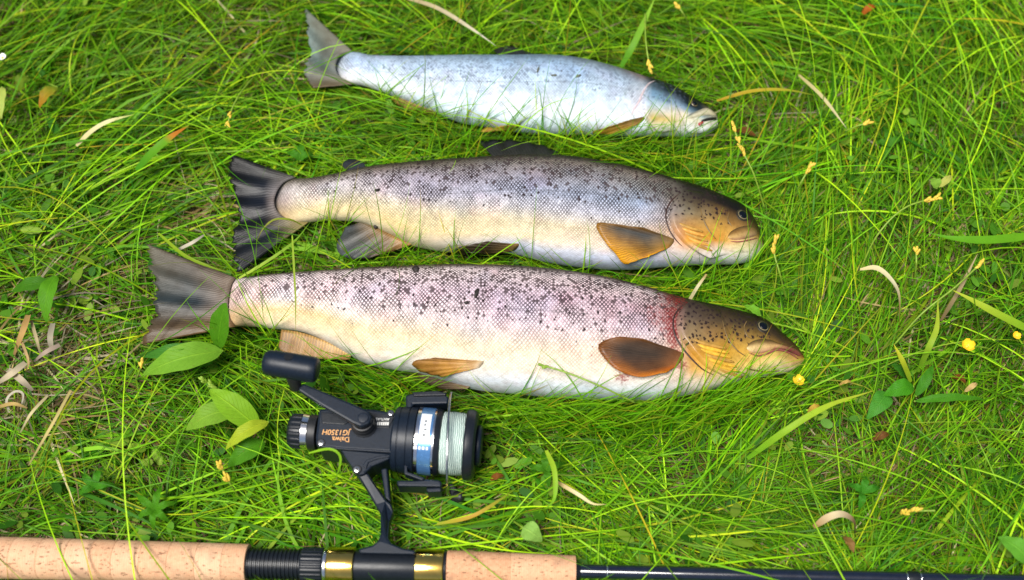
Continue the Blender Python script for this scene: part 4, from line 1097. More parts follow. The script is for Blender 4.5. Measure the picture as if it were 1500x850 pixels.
# handle: hub, arm, knob
hc = P(530, 614, 0.066)
up = np.array([0, 0, 1.0])
hb = np.array([hc[0], hc[1], 0.050]); ht = np.array([hc[0], hc[1], 0.0665])
s2 = S(534, 614, 0.06)
lathe('hub', hb, ht, [(0, 19 * s2), (.22, 19 * s2), (.26, 17.3 * s2), (.5, 17 * s2), (.53, 15.5 * s2), (.56, 17 * s2), (.78, 16 * s2), (.8, 14 * s2), (1, 13 * s2)], M['blackg'], reel, 40)
arm_poly = [(440, 564), (446, 562), (518, 592), (540, 602), (545, 611), (541, 620), (529, 625), (517, 620), (470, 593), (436, 571)]
def arm_z(x): return 0.0735 - (x - 436) / 114 * 0.003
asg = sum(arm_poly[i][0] * arm_poly[(i + 1) % len(arm_poly)][1] - arm_poly[(i + 1) % len(arm_poly)][0] * arm_poly[i][1] for i in range(len(arm_poly)))
az_ = [arm_z(x) for x, y in arm_poly]
hnd = prism('handle_arm', arm_poly, 0.066, 0.0715, M['graph'], reel, 0.0016, zs=az_[::-1] if asg > 0 else az_)
bc = P(532, 612, 0.0712)
lathe('arm_cap', bc - up * 0.001, bc + up * 0.0006, rprof(8 * s2, 0.2, 0.0016), M['graph'], hnd, 28)
kp0, kp1 = P(386.5, 530, 0.084), P(466, 543, 0.084)
sK = S(426, 537, 0.084)
lathe('knob_post', P(434, 568, 0.070), P(427, 545, 0.084), [(0, 8 * sK), (.3, 9.5 * sK), (.7, 10.5 * sK), (1, 8 * sK)], M['blackg'], reel, 24)
kl = np.linalg.norm(kp1 - kp0)
kb = lathe('handle_knob', kp0, kp1, [(0.0, 10 * sK), (0.015, 14 * sK), (0.04, 16.5 * sK), (0.09, 18.3 * sK), (0.2, 19.2 * sK), (0.5, 19.6 * sK), (0.85, 19.2 * sK), (0.93, 18.6 * sK), (0.97, 17.2 * sK), (0.99, 15 * sK), (1.0, 12 * sK)], M['graph'], reel, 44)
dk_ = CAM - (kp0 + kp1) / 2; dk_ /= np.linalg.norm(dk_)
hcn = P(423, 525.5, 0.084 + 0.0065)
hn = hcn - ((kp0 + kp1) / 2 + (kp1 - kp0) / kl * np.dot(hcn - (kp0 + kp1) / 2, (kp1 - kp0) / kl)); hn /= np.linalg.norm(hn)
axk = hcn - hn * np.dot(hcn - (kp0 + kp1) / 2, hn)
lathe('knob_hole', axk + hn * (17.5 * sK), axk + hn * (19.9 * sK), [(0, 6.6 * sK), (1, 6.6 * sK)], M['blackg'], kb, 24)

# ------------------------------------------------------------------ grass
PAL = [  # sRGB, weight
 ((118, 178, 16), 28), ((160, 206, 34), 16), ((80, 150, 14), 24), ((48, 108, 12), 14), ((50, 130, 34), 6), ((190, 198, 40), 6), ((150, 134, 40), 3), ((196, 150, 50), 2)]
PALC = np.array([lin(c) for c, _ in PAL]); PALW = np.array([w_ for _, w_ in PAL], float); PALW /= PALW.sum()
DRY = np.array([lin(c) for c in ((186, 164, 112), (160, 134, 84), (206, 192, 150), (128, 100, 62), (170, 150, 120), (110, 84, 54))])
# prevailing lay of the grass: pixel place, reach, direction (degrees, 0 = +x, 90 = away), strength
FLOW = [(120, 230, 190, 35, .8), (330, 90, 160, 12, .5), (640, 40, 160, -28, .6), (1000, 60, 160, -35, .5), (1150, 110, 130, -18, .5), (1330, 110, 170, 100, .7),
        (1180, 420, 120, 72, .9), (1280, 330, 140, 75, .5), (440, 700, 110, -48, .9), (340, 610, 90, -50, .6), (180, 700, 140, -12, .6), (250, 580, 110, -30, .7), (120, 760, 120, 170, .5),
        (580, 560, 90, 4, .95), (480, 510, 60, 2, .8), (850, 620, 140, 20, .6), (960, 590, 90, 70, .7), (1050, 600, 90, 62, .8), (800, 720, 160, 195, .5), (1000, 740, 180, -25, .5), (1300, 700, 200, 60, .4),
        (620, 200, 120, 60, .6), (480, 190, 120, -40, .6), (250, 330, 90, -35, .5), (60, 620, 100, 20, .4), (450, 350, 50, 60, .7), (1420, 480, 140, 40, .4), (760, 610, 80, 10, .8)]
DENS = [(1060, 175, 70, -.75), (1130, 190, 70, -.5), (1370, 530, 60, -.6), (1290, 620, 65, -.7), (1400, 560, 50, -.4), (650, 740, 40, -.4), (1130, 760, 70, -.2), (50, 540, 80, -.92), (110, 500, 60, -.6), (290, 100, 90, -.55), (270, 300, 70, -.6), (230, 60, 60, -.4), (430, 370, 40, -.3), (30, 660, 60, -.5), (1350, 60, 60, -.35), (690, 705, 40, -.35)]
def flow_at(px, py):
    ax_ = np.zeros_like(px); ay = np.zeros_like(px)
    for x, y, r, a, k in FLOW:
        w_ = k * np.exp(-((px - x) ** 2 + (py - y) ** 2) / (r * r))
        ax_ += w_ * math.cos(R(a)); ay += w_ * math.sin(R(a))
    return np.arctan2(ay, ax_), np.clip(np.hypot(ax_, ay), 0, 1)
def dens_at(px, py):
    d = np.ones_like(px)
    for x, y, r, k in DENS:
        d += k * np.exp(-((px - x) ** 2 + (py - y) ** 2) / (r * r))
    return np.clip(d, 0.05, 2)

def blades(N, region, rng, lrange, wrange, style, K=8, follow=1.0, inner=True, roots=None):
    x0, x1, y0, y1 = region
    # tufts
    nt_ = max(1, N // 16)
    tx = rng.uniform(x0, x1, nt_); ty = rng.uniform(y0, y1, nt_)
    k = rng.integers(0, nt_, N)
    rx = tx[k] + rng.normal(0, 0.006, N); ry = ty[k] + rng.normal(0, 0.006, N)
    tuft_az = rng.uniform(0, 2 * np.pi, nt_)
    tuft_c = rng.random(nt_); tuft_l = rng.normal(1, .18, nt_)
    px, py = Q(np.stack([rx, ry, np.zeros(N)], -1))
    if roots is not None:
        rx, ry = roots[:, 0].copy(), roots[:, 1].copy(); N = len(rx); k = np.arange(N) % nt_
        px, py = Q(np.stack([rx, ry, np.zeros(N)], -1))
    elif inner:
        keep = rng.random(N) < dens_at(px, py) * (0.6 + 0.7 * vnoise(rx * 22 + 30, ry * 22 + 30, 5))
        o_, b_ = occ_at(rx, ry)
        keep &= (o_ == 0) | (b_ > 0.0145)
        rx, ry, k, px, py = rx[keep], ry[keep], k[keep], px[keep], py[keep]
        N = len(rx)
    rz = ground_z(rx, ry)
    fa, fs = flow_at(px, py)
    L = rng.uniform(*lrange, N) * np.clip(tuft_l[k], .6, 1.5)
    W = rng.uniform(*wrange, N)
    done = np.zeros(N, bool)
    pts = np.zeros((N, K, 3)); side = np.zeros((N, K, 3))
    for attempt in range(10):
        todo = np.where(~done)[0]
        n = len(todo)
        if n == 0: break
        base_az = tuft_az[k[todo]] + rng.normal(0, 1.1, n)
        fl = fa[todo] + rng.normal(0, 0.36, n) + np.where(rng.random(n) < .18, np.pi, 0)
        usef = rng.random(n) < fs[todo] * follow * (1 - attempt * .12)
        az = np.where(usef, fl, base_az)
        if attempt > 2: az = rng.uniform(0, 2 * np.pi, n)
        Lt = L[todo] * (1 - 0.075 * attempt)
        e0 = rng.uniform(*style[0], n); e1 = rng.uniform(*style[1], n)
        bow = rng.normal(0, 0.5, n)
        t = np.linspace(0, 1, K)
        e = e0[:, None] + (e1 - e0)[:, None] * t[None] ** 0.8
        aa = az[:, None] + bow[:, None] * t[None] ** 1.5
        st = Lt[:, None] / (K - 1)
        dx = np.cos(e) * np.cos(aa) * st; dy = np.cos(e) * np.sin(aa) * st; dz = np.sin(e) * st
        p = np.stack([rx[todo][:, None] + np.cumsum(dx, 1) - dx[:, :1], ry[todo][:, None] + np.cumsum(dy, 1) - dy[:, :1], rz[todo][:, None] + np.cumsum(dz, 1) - dz[:, :1]], -1)
        zmin = 0.0015 + 0.006 * rng.random(n)[:, None] * t[None]
        p[:, :, 2] = np.maximum(p[:, :, 2], rz[todo][:, None] + zmin * (t[None] > 0))
        o, ob = (q.reshape(n, K) for q in occ_at(p[:, :, 0].ravel(), p[:, :, 1].ravel()))
        bad = ((o > 0) & (p[:, :, 2] < o) & (p[:, :, 2] > ob - .0008)).any(1)
        mid = (p[:, 1:] + p[:, :-1]) / 2
        o2, ob2 = (q.reshape(n, K - 1) for q in occ_at(mid[:, :, 0].ravel(), mid[:, :, 1].ravel()))
        bad |= ((o2 > 0) & (mid[:, :, 2] < o2) & (mid[:, :, 2] > ob2 - .0008)).any(1)
        ok = todo[~bad]
        pts[ok] = p[~bad]
        tw = aa + np.pi / 2
        tilt = rng.normal(0, 0.45, n)[:, None] + rng.normal(0, .5, n)[:, None] * t[None]
        sd = np.stack([np.cos(tw) * np.cos(tilt), np.sin(tw) * np.cos(tilt), np.sin(tilt)], -1)
        side[ok] = sd[~bad]
        done[ok] = True
    pts, side, W, k = pts[done], side[done], W[done], k[done]
    px, py = px[done], py[done]
    N = len(pts)
    t = np.linspace(0, 1, K)
    wd = W[:, None] * np.interp(t, [0, .12, .55, .85, 1], [.75, 1, .85, .5, .04])[None]
    lft = pts - side * wd[..., None] / 2; rgt = pts + side * wd[..., None] / 2
    V = np.stack([lft, rgt], 2).reshape(N, K * 2, 3)
    f0 = np.array([[2 * i, 2 * i + 1, 2 * i + 3, 2 * i + 2] for i in range(K - 1)])
    F = (np.arange(N)[:, None, None] * (2 * K) + f0[None]).reshape(-1, 4)
    return V, F, N, k, tuft_c, px, py, t

def colour_green(N, k, tuft_c, px, py, t, rng, K, tone=1.0):
    idx = rng.choice(len(PALC), N, p=PALW)
    c = PALC[idx].copy()
    tc = np.array([lin((70, 136, 12)), lin((160, 204, 30))])
    tcol = tc[0][None] * (1 - tuft_c[k][:, None]) + tc[1][None] * tuft_c[k][:, None]
    c = c * 0.6 + tcol * 0.4
    c *= rng.normal(1, .24, N).clip(.45, 1.7)[:, None]
    # drier, more olive stand farther up the slope, fresher yellow green low down
    top_ = np.clip(1 - py / 330.0, 0, 1)[:, None] * np.clip((1250 - px) / 300, 0, 1)[:, None]
    c = c * (1 - .35 * top_) + (c * np.array([1.0, .78, .8])) * .35 * top_
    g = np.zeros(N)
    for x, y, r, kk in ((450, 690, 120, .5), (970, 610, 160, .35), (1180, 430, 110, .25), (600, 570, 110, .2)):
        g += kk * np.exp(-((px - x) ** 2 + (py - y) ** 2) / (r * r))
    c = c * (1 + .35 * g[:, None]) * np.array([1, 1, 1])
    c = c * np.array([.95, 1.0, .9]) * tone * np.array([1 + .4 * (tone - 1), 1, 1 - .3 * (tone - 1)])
    C = np.repeat(c[:, None, :], K, 1)
    # pale base, yellowing tips
    base = lin((130, 140, 60))
    fb = np.clip(1 - t / .16, 0, 1)[None, :, None] * .45
    C = C * (1 - fb) + base * fb
    tip = np.where(rng.random(N)[:, None] < .5, lin((196, 160, 60))[None], lin((186, 120, 50))[None])
    ft = (np.clip((t - .72) / .28, 0, 1)[None] * (rng.random(N) < .22)[:, None] * rng.uniform(.3, 1, N)[:, None])[..., None]
    C = C * (1 - ft) + tip[:, None] * ft
    return C
def colour_dry(N, k, tuft_c, px, py, t, rng, K):
    c = (DRY if N > 1500 else np.array([lin((206, 192, 150)), lin((186, 164, 112)), lin((190, 178, 150)), lin((160, 134, 84))]))[rng.integers(0, 4 if N <= 1500 else len(DRY), N)] * rng.normal(.7, .22, N).clip(.3, 1.4)[:, None]
    return np.repeat(c[:, None, :], K, 1)
def grass_object(name, specs, mat, label, cat, colfn):
    Vs, Fs, Cs = [], [], []
    off = 0
    for (N, region, lr, wr, style, inner, K, seed, *roots) in specs:
        rng = np.random.default_rng(seed)
        V, F, n, k, tcx, px, py, t = blades(N, region, rng, lr, wr, style, K, inner=inner, roots=roots[0] if roots else None)
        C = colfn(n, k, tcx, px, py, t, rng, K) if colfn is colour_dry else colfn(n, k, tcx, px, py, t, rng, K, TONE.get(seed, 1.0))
        Vs.append(V.reshape(-1, 3)); Fs.append(F + off); off += len(V) * 2 * K
        Cs.append(np.repeat(C, 2, 1).reshape(-1, 3))
    o = mesh_obj(name, np.vstack(Vs), np.vstack(Fs), mat, None, True, np.vstack(Cs))
    return tag(o, label, cat, kind='stuff')
TONE = {21: .40, 24: .38, 22: .72, 23: .95, 25: .8, 27: 1.35, 26: .7, 28: 1.0}   # shade painted into blade colour: short under-layer darkened, long top blades brightened
VIEW = (-0.46, 0.46, -0.27, 0.36)
OUT = (-1.1, 1.1, -0.75, 1.1)
flatS = ((R(18), R(48)), (R(-35), R(0)))
archS = ((R(45), R(72)), (R(-60), R(-10)))
upS = ((R(55), R(85)), (R(5), R(45)))
rs = np.random.default_rng(77)
bx_ = np.r_[rs.normal(45, 42, 760), rs.normal(270, 40, 90), rs.normal(1130, 45, 110), rs.normal(300, 50, 80)]; by_ = np.r_[rs.normal(540, 60, 760), rs.normal(310, 25, 90), rs.normal(180, 25, 110), rs.normal(95, 30, 80)]
STRAW = P(bx_, by_, np.zeros(len(bx_)))
o__, b__ = occ_at(STRAW[:, 0], STRAW[:, 1])
STRAW = STRAW[o__ == 0]
grass_object('dead_thatch', [
    (len(STRAW), VIEW, (.025, .075), (.0007, .0022), ((R(10), R(45)), (R(-30), R(10))), True, 7, 13, STRAW),
    (19000, VIEW, (.025, .085), (.0007, .0018), ((R(0), R(22)), (R(-20), R(8))), True, 5, 11),
    (6000, OUT, (.03, .08), (.001, .0025), ((R(0), R(20)), (R(-20), R(8))), True, 4, 12)],
    M['thatch'], 'dead brown straw matted between the grass stems', 'straw', colour_dry)
def fringe(f, n, x0, x1, rng, side=-1, reach=.022):
    """roots along one side of a fish"""
    px_ = rng.uniform(x0, x1, n)
    i = np.clip(np.searchsorted(f.xs, px_), 0, len(f.xs) - 1)
    d = rng.uniform(-.004, reach, n)
    return np.c_[f.ctr[i, 0] + rng.normal(0, .002, n), f.ctr[i, 1] + side * (f.a2[i] + d)]
rf = np.random.default_rng(99)
FR = np.vstack([fringe(A, 400, 860, 1090, rf), fringe(A, 60, 1090, 1178, rf), fringe(A, 330, 700, 880, rf), fringe(A, 220, 330, 620, rf), fringe(B, 300, 450, 1070, rf), fringe(B, 60, 1060, 1115, rf), fringe(Cf, 250, 820, 1005, rf), fringe(Cf, 25, 1005, 1050, rf), fringe(Cf, 240, 530, 820, rf),
                fringe(A, 160, 340, 1170, rf, 1, .012), fringe(B, 160, 440, 1100, rf, 1, .012), fringe(Cf, 160, 510, 1040, rf, 1, .012)])
XR = rf.uniform(-.42, .42, 260)
RD = np.c_[XR, np.interp(XR, [rod_c(-200)[0], rod_c(1700)[0]], [rod_c(-200)[1], rod_c(1700)[1]]) + np.where(XR > rod_c(845)[0], -.008, -.017) + rf.uniform(-.006, .002, 260)]
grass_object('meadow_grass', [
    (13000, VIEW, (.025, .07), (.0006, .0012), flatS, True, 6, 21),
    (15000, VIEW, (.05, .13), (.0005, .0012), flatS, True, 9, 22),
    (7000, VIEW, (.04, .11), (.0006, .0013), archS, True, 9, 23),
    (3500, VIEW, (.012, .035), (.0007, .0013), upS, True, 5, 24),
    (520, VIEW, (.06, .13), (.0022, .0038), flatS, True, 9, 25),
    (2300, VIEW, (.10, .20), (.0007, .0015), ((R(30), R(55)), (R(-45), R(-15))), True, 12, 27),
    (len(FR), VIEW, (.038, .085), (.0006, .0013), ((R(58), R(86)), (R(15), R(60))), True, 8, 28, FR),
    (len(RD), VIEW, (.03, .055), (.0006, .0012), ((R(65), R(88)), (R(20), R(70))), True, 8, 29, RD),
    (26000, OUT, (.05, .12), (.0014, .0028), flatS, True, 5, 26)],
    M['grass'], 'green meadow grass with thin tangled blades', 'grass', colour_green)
# small round leaflets low in the sward
def leaflets(N, rng):
    x = rng.uniform(VIEW[0], VIEW[1], N); y = rng.uniform(VIEW[2], VIEW[3], N)
    cl = vnoise(x * 14 + 11, y * 14 + 5, 8)
    o_, b_ = occ_at(x, y)
    k = (cl > .5) & (o_ == 0)
    x, y = x[k], y[k]; n = len(x)
    z = ground_z(x, y) + rng.uniform(.006, .02, n)
    r = rng.uniform(.0016, .0036, n); a = rng.uniform(0, 2 * np.pi, n)
    ang = np.linspace(0, 2 * np.pi, 8, endpoint=False)
    tx, ty = rng.normal(0, .35, n), rng.normal(0, .35, n)
    ux = np.cos(ang)[None] * r[:, None] * rng.uniform(1.3, 2.6, n)[:, None]; uy = np.sin(ang)[None] * r[:, None]
    X = ux * np.cos(a)[:, None] - uy * np.sin(a)[:, None]; Y = ux * np.sin(a)[:, None] + uy * np.cos(a)[:, None]
    V = np.stack([x[:, None] + X, y[:, None] + Y, z[:, None] + X * tx[:, None] + Y * ty[:, None]], -1)
    F = (np.arange(n)[:, None] * 8 + np.arange(8)[None])
    c = np.array([lin((70, 122, 24)), lin((96, 150, 40)), lin((52, 104, 24)), lin((130, 160, 50))])[rng.integers(0, 4, n)] * rng.normal(1, .2, n).clip(.5, 1.5)[:, None]
    return V.reshape(-1, 3), F, np.repeat(c, 8, 0)
V_, F_, C_ = leaflets(3800, np.random.default_rng(41))
tag(mesh_obj('ground_cover_leaves', V_, F_, M['grass'], None, True, C_), 'small round leaves of low weeds among the grass stems', 'leaves', kind='stuff')

# ------------------------------------------------------------------ single plants, stalks and small finds
def ribbon(name, pts, wpx, cols, parent, fold=0.25, n=20, taper=(.6, 1, .9, .05), mat=None, twist=0.0):
    """a grass blade through (px, py, z) points; cols: [(t,(rgb))]"""
    c = smooth_poly(np.array(pts, float), n)
    p = P(c[:, 0], c[:, 1], c[:, 2])
    s = S(c[n // 2, 0], c[n // 2, 1], c[n // 2, 2])
    tn = np.gradient(p, axis=0); tn /= np.linalg.norm(tn, axis=1)[:, None]
    t = np.linspace(0, 1, n)
    wd = wpx * s * np.interp(t, [0, .2, .6, 1], taper) / 2
    vs, cc, uv = [], [], []
    ck = [q[0] for q in cols]; cv = np.array([lin(q[1]) for q in cols])
    for i in range(n):
        sd = np.cross(tn[i], [0, 0, 1.0]); sd /= max(1e-6, np.linalg.norm(sd))
        up_ = np.cross(sd, tn[i])
        a = twist * t[i]
        sd, up_ = sd * math.cos(a) + up_ * math.sin(a), up_ * math.cos(a) - sd * math.sin(a)
        for q in (-1, 0, 1):
            vs.append(p[i] + sd * wd[i] * q + up_ * wd[i] * fold * abs(q))
            cc.append([np.interp(t[i], ck, cv[:, k]) for k in range(3)]); uv.append((t[i], q, 0))
    return mesh_obj(name, vs, grid_faces(n, 3), mat or M['grass'], parent, True, np.array(cc), {'luv': ('FLOAT_VECTOR', np.array(uv))})
def blade_thing(name, label, cat, pts, wpx, cols, group=None, **kw):
    o = ribbon(name, pts, wpx, cols, None, **kw)
    return tag(o, label, cat, group, 'thing')
def leaf(parent, base, tip, wpx, col, zb=0.03, zt=0.03, arch=0.006, bend=0.0, fold=0.18, tipcol=None, n=16, m=9, name='leaf', shape=1.0):
    b = P(*base, zb); e = P(*tip, zt)
    s = S(*tip, zt)
    d = e - b; ln = np.linalg.norm(d)
    sd = np.cross(d / ln, [0, 0, 1.0]); sd /= np.linalg.norm(sd)
    vs, uv, cc = [], [], []
    wk = np.array([1.2, 1.04, .6])
    c0 = lin(col) * wk; c1 = lin(tipcol or col) * wk
    for i in range(n):
        t = i / (n - 1)
        c = b + d * t + np.array([0, 0, arch * math.sin(math.pi * t)]) + sd * bend * math.sin(math.pi * t)
        wd = wpx * .9 * s / 2 * (math.sin(math.pi * min(1, t ** (0.75 * shape)) * 0.98 + 0.02) ** 0.85) + 0.0002
        for j in range(m):
            q = -1 + 2 * j / (m - 1)
            wob = 0.0006 * math.sin(t * 19 + q * 3)
            vs.append(c + sd * wd * q + np.array([0, 0, wd * fold * abs(q) + wob * abs(q)]))
            uv.append((t, q, 0)); cc.append(c0 * (1 - t) + c1 * t)
    return mesh_obj(name, vs, grid_faces(n, m), M['leaf'], parent, True, np.array(cc), {'luv': ('FLOAT_VECTOR', np.array(uv))})
def stem(parent, pts, r=0.0007, mat=None, name='stalk'):
    c = smooth_poly(np.array(pts, float), 14)
    return tube(name, P(c[:, 0], c[:, 1], c[:, 2]), r, mat or M['stalk'], parent, 6)
def plant(label, root_px, leaves, cat='plant', name='broadleaf_plant', group=None):
    e = empty(name, P(*root_px, 0.0), label, cat, group)
    for lf in leaves:
        lf = dict(lf)
        leaf(e, **lf)
        b = lf['base']
        stem(e, [(root_px[0], root_px[1], 0.0), ((root_px[0] + b[0]) / 2, (root_px[1] + b[1]) / 2, 0.016), (b[0], b[1], lf.get('zb', 0.03))])
    return e
G1, G2, G3 = (92, 152, 44), (74, 132, 34), (128, 172, 62)
plant('broad leaves sticking up against the tail fin of the largest trout', (325, 520), [
    dict(base=(319, 512), tip=(331, 444), wpx=36, col=(74, 138, 30), zb=.030, zt=.062, arch=.004, fold=.3),
    dict(base=(326, 514), tip=(210, 549), wpx=46, col=(112, 170, 62), zb=.034, zt=.030, arch=.012, bend=-.002),
    dict(base=(310, 516), tip=(206, 523), wpx=26, col=(62, 128, 50), zb=.026, zt=.022, arch=.006),
    dict(base=(322, 512), tip=(300, 538), wpx=22, col=(66, 126, 34), zb=.030, zt=.022, arch=.004)])
plant('broad leaved weed with pointed leaves beside the reel drag knob', (392, 640), [
    dict(base=(380, 628), tip=(307, 571), wpx=42, col=(122, 178, 48), zb=.034, zt=.046, arch=.006),
    dict(base=(350, 600), tip=(273, 630), wpx=38, col=(118, 170, 66), zb=.036, zt=.034, arch=.010),
    dict(base=(393, 618), tip=(331, 658), wpx=24, col=(160, 190, 60), zb=.036, zt=.034, arch=.008),
    dict(base=(388, 648), tip=(334, 684), wpx=34, col=(70, 134, 28), zb=.026, zt=.022, arch=.006)])
e3 = plant('single pale green leaf on a dry stalk above the front cork grip', (735, 752), [
    dict(base=(766, 773), tip=(794, 793), wpx=32, col=(136, 190, 112), zb=.034, zt=.030, arch=.004, shape=.8)], name='leaf_on_stalk', cat='leaf')
plant('oval green leaf at the right edge above the thin dark rod', (1512, 835), [
    dict(base=(1508, 824), tip=(1462, 787), wpx=34, col=(96, 168, 66), zb=.034, zt=.034, arch=.006)])
plant('two green leaves growing above the pale dead straw', (84, 408), [
    dict(base=(82, 404), tip=(68, 472), wpx=28, col=(84, 152, 34), zb=.034, zt=.030, arch=.008),
    dict(base=(76, 416), tip=(18, 428), wpx=24, col=(62, 122, 26), zb=.028, zt=.022, arch=.006)])
plant('low plant with oval leaves right of the largest trout snout', (1338, 588), [
    dict(base=(1338, 566), tip=(1294, 580), wpx=28, col=(66, 146, 34), zb=.030, zt=.028, arch=.006),
    dict(base=(1300, 576), tip=(1270, 614), wpx=30, col=(70, 146, 60), zb=.026, zt=.024, arch=.005, shape=.8),
    dict(base=(1340, 588), tip=(1440, 585), wpx=13, col=(70, 140, 36), zb=.028, zt=.026, arch=.006),
    dict(base=(1342, 580), tip=(1366, 536), wpx=16, col=(62, 132, 34), zb=.028, zt=.034, arch=.004),
    dict(base=(1330, 556), tip=(1306, 534), wpx=16, col=(54, 118, 32), zb=.026, zt=.028, arch=.004)])
plant('pale oval leaf at the left edge below the small white flower', (4, 128), [
    dict(base=(3, 128), tip=(2, 174), wpx=22, col=(170, 196, 120), zb=.036, zt=.034, arch=.005)])
plant('dull olive leaves with a reddish stalk near the left edge', (60, 118), [
    dict(base=(40, 112), tip=(28, 134), wpx=22, col=(96, 130, 34), zb=.034, zt=.030, arch=.004),
    dict(base=(84, 128), tip=(58, 158), wpx=20, col=(116, 150, 48), zb=.032, zt=.030, arch=.005, tipcol=(170, 120, 40)),
    dict(base=(60, 112), tip=(66, 104), wpx=16, col=(60, 120, 50), zb=.026, zt=.028, arch=.003)])
def finger_plant(label, c, lens, angs, col, z=.024, w=11):
    e = empty('finger_leaf_plant', P(*c, 0.0), label, 'plant')
    stem(e, [(c[0], c[1] + 6, 0), (c[0], c[1], z)])
    for L_, a in zip(lens, angs):
        tip = (c[0] + L_ * math.cos(R(a)), c[1] - L_ * math.sin(R(a)))
        leaf(e, (c[0], c[1]), tip, w, col, z, z - .003, .005)
    return e
finger_plant('dark green weed with finger shaped leaves above the rear cork grip', (228, 748), [34, 38, 36, 30, 28, 26], [20, 75, 140, 205, 265, 320], (74, 144, 30))
finger_plant('bright green finger leaved weed near the left grip, under long blades', (140, 716), [30, 34, 28, 26], [10, 70, 130, 200], (66, 140, 34))
finger_plant('dark finger leaved weed right of the silver trout mouth', (1300, 215), [24, 26, 22, 24], [30, 100, 170, 250], (64, 128, 34))
finger_plant('small finger leaved weed between reel spool and cork', (800, 690), [30, 28, 26, 24], [20, 100, 170, 280], (70, 136, 34))
finger_plant('small dark finger leaved weed above the middle trout tail', (440, 235), [22, 26, 22], [20, 80, 150], (66, 134, 34))
finger_plant('finger leaved weed in the grass below the largest trout chin', (1262, 722), [28, 26, 24, 26], [15, 80, 150, 260], (60, 136, 40))
plant('pair of small pale leaves near the right edge beside a sedge spike', (1374, 276), [
    dict(base=(1372, 276), tip=(1364, 262), wpx=18, col=(126, 178, 80), zb=.034, zt=.034, arch=.003),
    dict(base=(1376, 274), tip=(1394, 258), wpx=11, col=(176, 190, 120), zb=.034, zt=.036, arch=.003)])
plant('small green leaf lying above the largest trout gill cover', (1088, 452), [
    dict(base=(1114, 462), tip=(1090, 448), wpx=13, col=(110, 178, 60), zb=.036, zt=.036, arch=.003)])

# flowers
def flower(label, c, r, z, mat, npet=5, stalk=None, cup=0.5, name='buttercup'):
    p = P(*c, z); s = S(*c, z)
    e = empty(name, (p[0], p[1], 0), label, 'flower')
    for k in range(npet):
        a = 2 * math.pi * k / npet + .3
        d = np.array([math.cos(a), math.sin(a), 0]); n_ = np.array([-math.sin(a), math.cos(a), 0])
        vs = []
        for i in range(6):
            t = i / 5
            wd = r * s * .62 * math.sin(math.pi * (.12 + .74 * t))
            for q in (-1, -.5, 0, .5, 1):
                vs.append(p + d * r * s * t + n_ * wd * q + np.array([0, 0, cup * r * s * (t * t) + .15 * wd * q * q]))
        mesh_obj('petal', vs, grid_faces(6, 5), mat, e)
    lathe('flower_centre', p, p + np.array([0, 0, r * s * .35]), [(0, r * s * .3), (.6, r * s * .26), (1, r * s * .1)], M['spike'], e, 12)
    if stalk:
        stem(e, [(c[0], c[1], z)] + stalk)
    return e
flower('yellow buttercup on a thin stalk near the right edge', (1416, 508), 9.5, .042, M['petal'], stalk=[(1432, 508, .036), (1452, 512, .02), (1456, 520, 0.0)], cup=.9)
flower('yellow flower half hidden in grass under the largest trout snout', (1169, 558), 8.5, .030, M['petal'], stalk=[(1165, 566, .02), (1160, 572, 0)], cup=.5)
flower('small yellow flower at the right edge beside the buttercup', (1488, 493), 6, .036, M['petal'], stalk=[(1490, 500, .02), (1492, 505, 0)], cup=.8)
flower('tiny white flower at the left edge near the top corner', (4, 85), 6, .040, M['whitepetal'], stalk=[(6, 92, .02), (8, 96, 0)], cup=.6, name='white_flower')

# sedge spikes
def ellipsoid(name, c, d, ln, r, mat, parent):
    return lathe(name, c - d * ln / 2, c + d * ln / 2, [(.5 - .5 * math.cos(math.pi * k / 8), r * max(.08, math.sin(math.pi * k / 8))) for k in range(9)], mat, parent, 10)
def sedge(label, pts, heads, n=5, size=1.0, mat=None):
    """pts: stalk (px,py,z) root to tip; heads: fractions along the stalk"""
    c = smooth_poly(np.array(pts, float), 30)
    p = P(c[:, 0], c[:, 1], c[:, 2])
    e = empty('sedge_spike', (p[0, 0], p[0, 1], 0), label, 'sedge', 'flowering sedge stalks')
    tube('stalk', p, 0.0007, M['stalk'], e, 6)
    rg = random.Random(len(label) * 13)
    for h in heads:
        i = min(28, int(h * 29)); d = p[i + 1] - p[i]; d /= np.linalg.norm(d)
        for k in range(n):
            o = np.array([rg.uniform(-1, 1), rg.uniform(-1, 1), rg.uniform(-.2, 1)])
            dd = d + o * .55; dd /= np.linalg.norm(dd)
            ellipsoid('spikelet', p[i] + o * .0011 * size + d * rg.uniform(-.003, .003) * size, dd, rg.uniform(.004, .006) * size, .0011 * size, mat or M['spike'], e)
    return e
sedge('sedge stalk with three yellow spikes right of the middle trout back', [(1120, 305, .02), (1104, 255, .045), (1086, 218, .052), (1073, 182, .055)], [.98, .82, .72])
sedge('single yellow sedge spike between the first and second trout snouts', [(1158, 300, .01), (1172, 270, .036), (1188, 243, .042)], [.93, .99])
sedge('long arched sedge stalk with yellow spike at right', [(1258, 400, .01), (1285, 345, .04), (1325, 305, .05), (1378, 288, .05)], [.9, .98])
sedge('long straight sedge stalk with yellow spike above the buttercup', [(1310, 505, .02), (1350, 460, .04), (1400, 420, .048), (1440, 383, .05)], [.98])
sedge('short sedge spike on a pale stalk near the top right', [(1238, 192, .03), (1258, 184, .038), (1274, 180, .04)], [.9])
sedge('yellow sedge spike in front of the middle trout jaw', [(1152, 440, .01), (1142, 400, .035), (1134, 370, .04), (1137, 348, .042)], [.99, .8])
sedge('yellow sedge spike hanging over the silver trout head', [(945, 20, .05), (946, 60, .055), (953, 108, .05)], [.86, .96], 4)
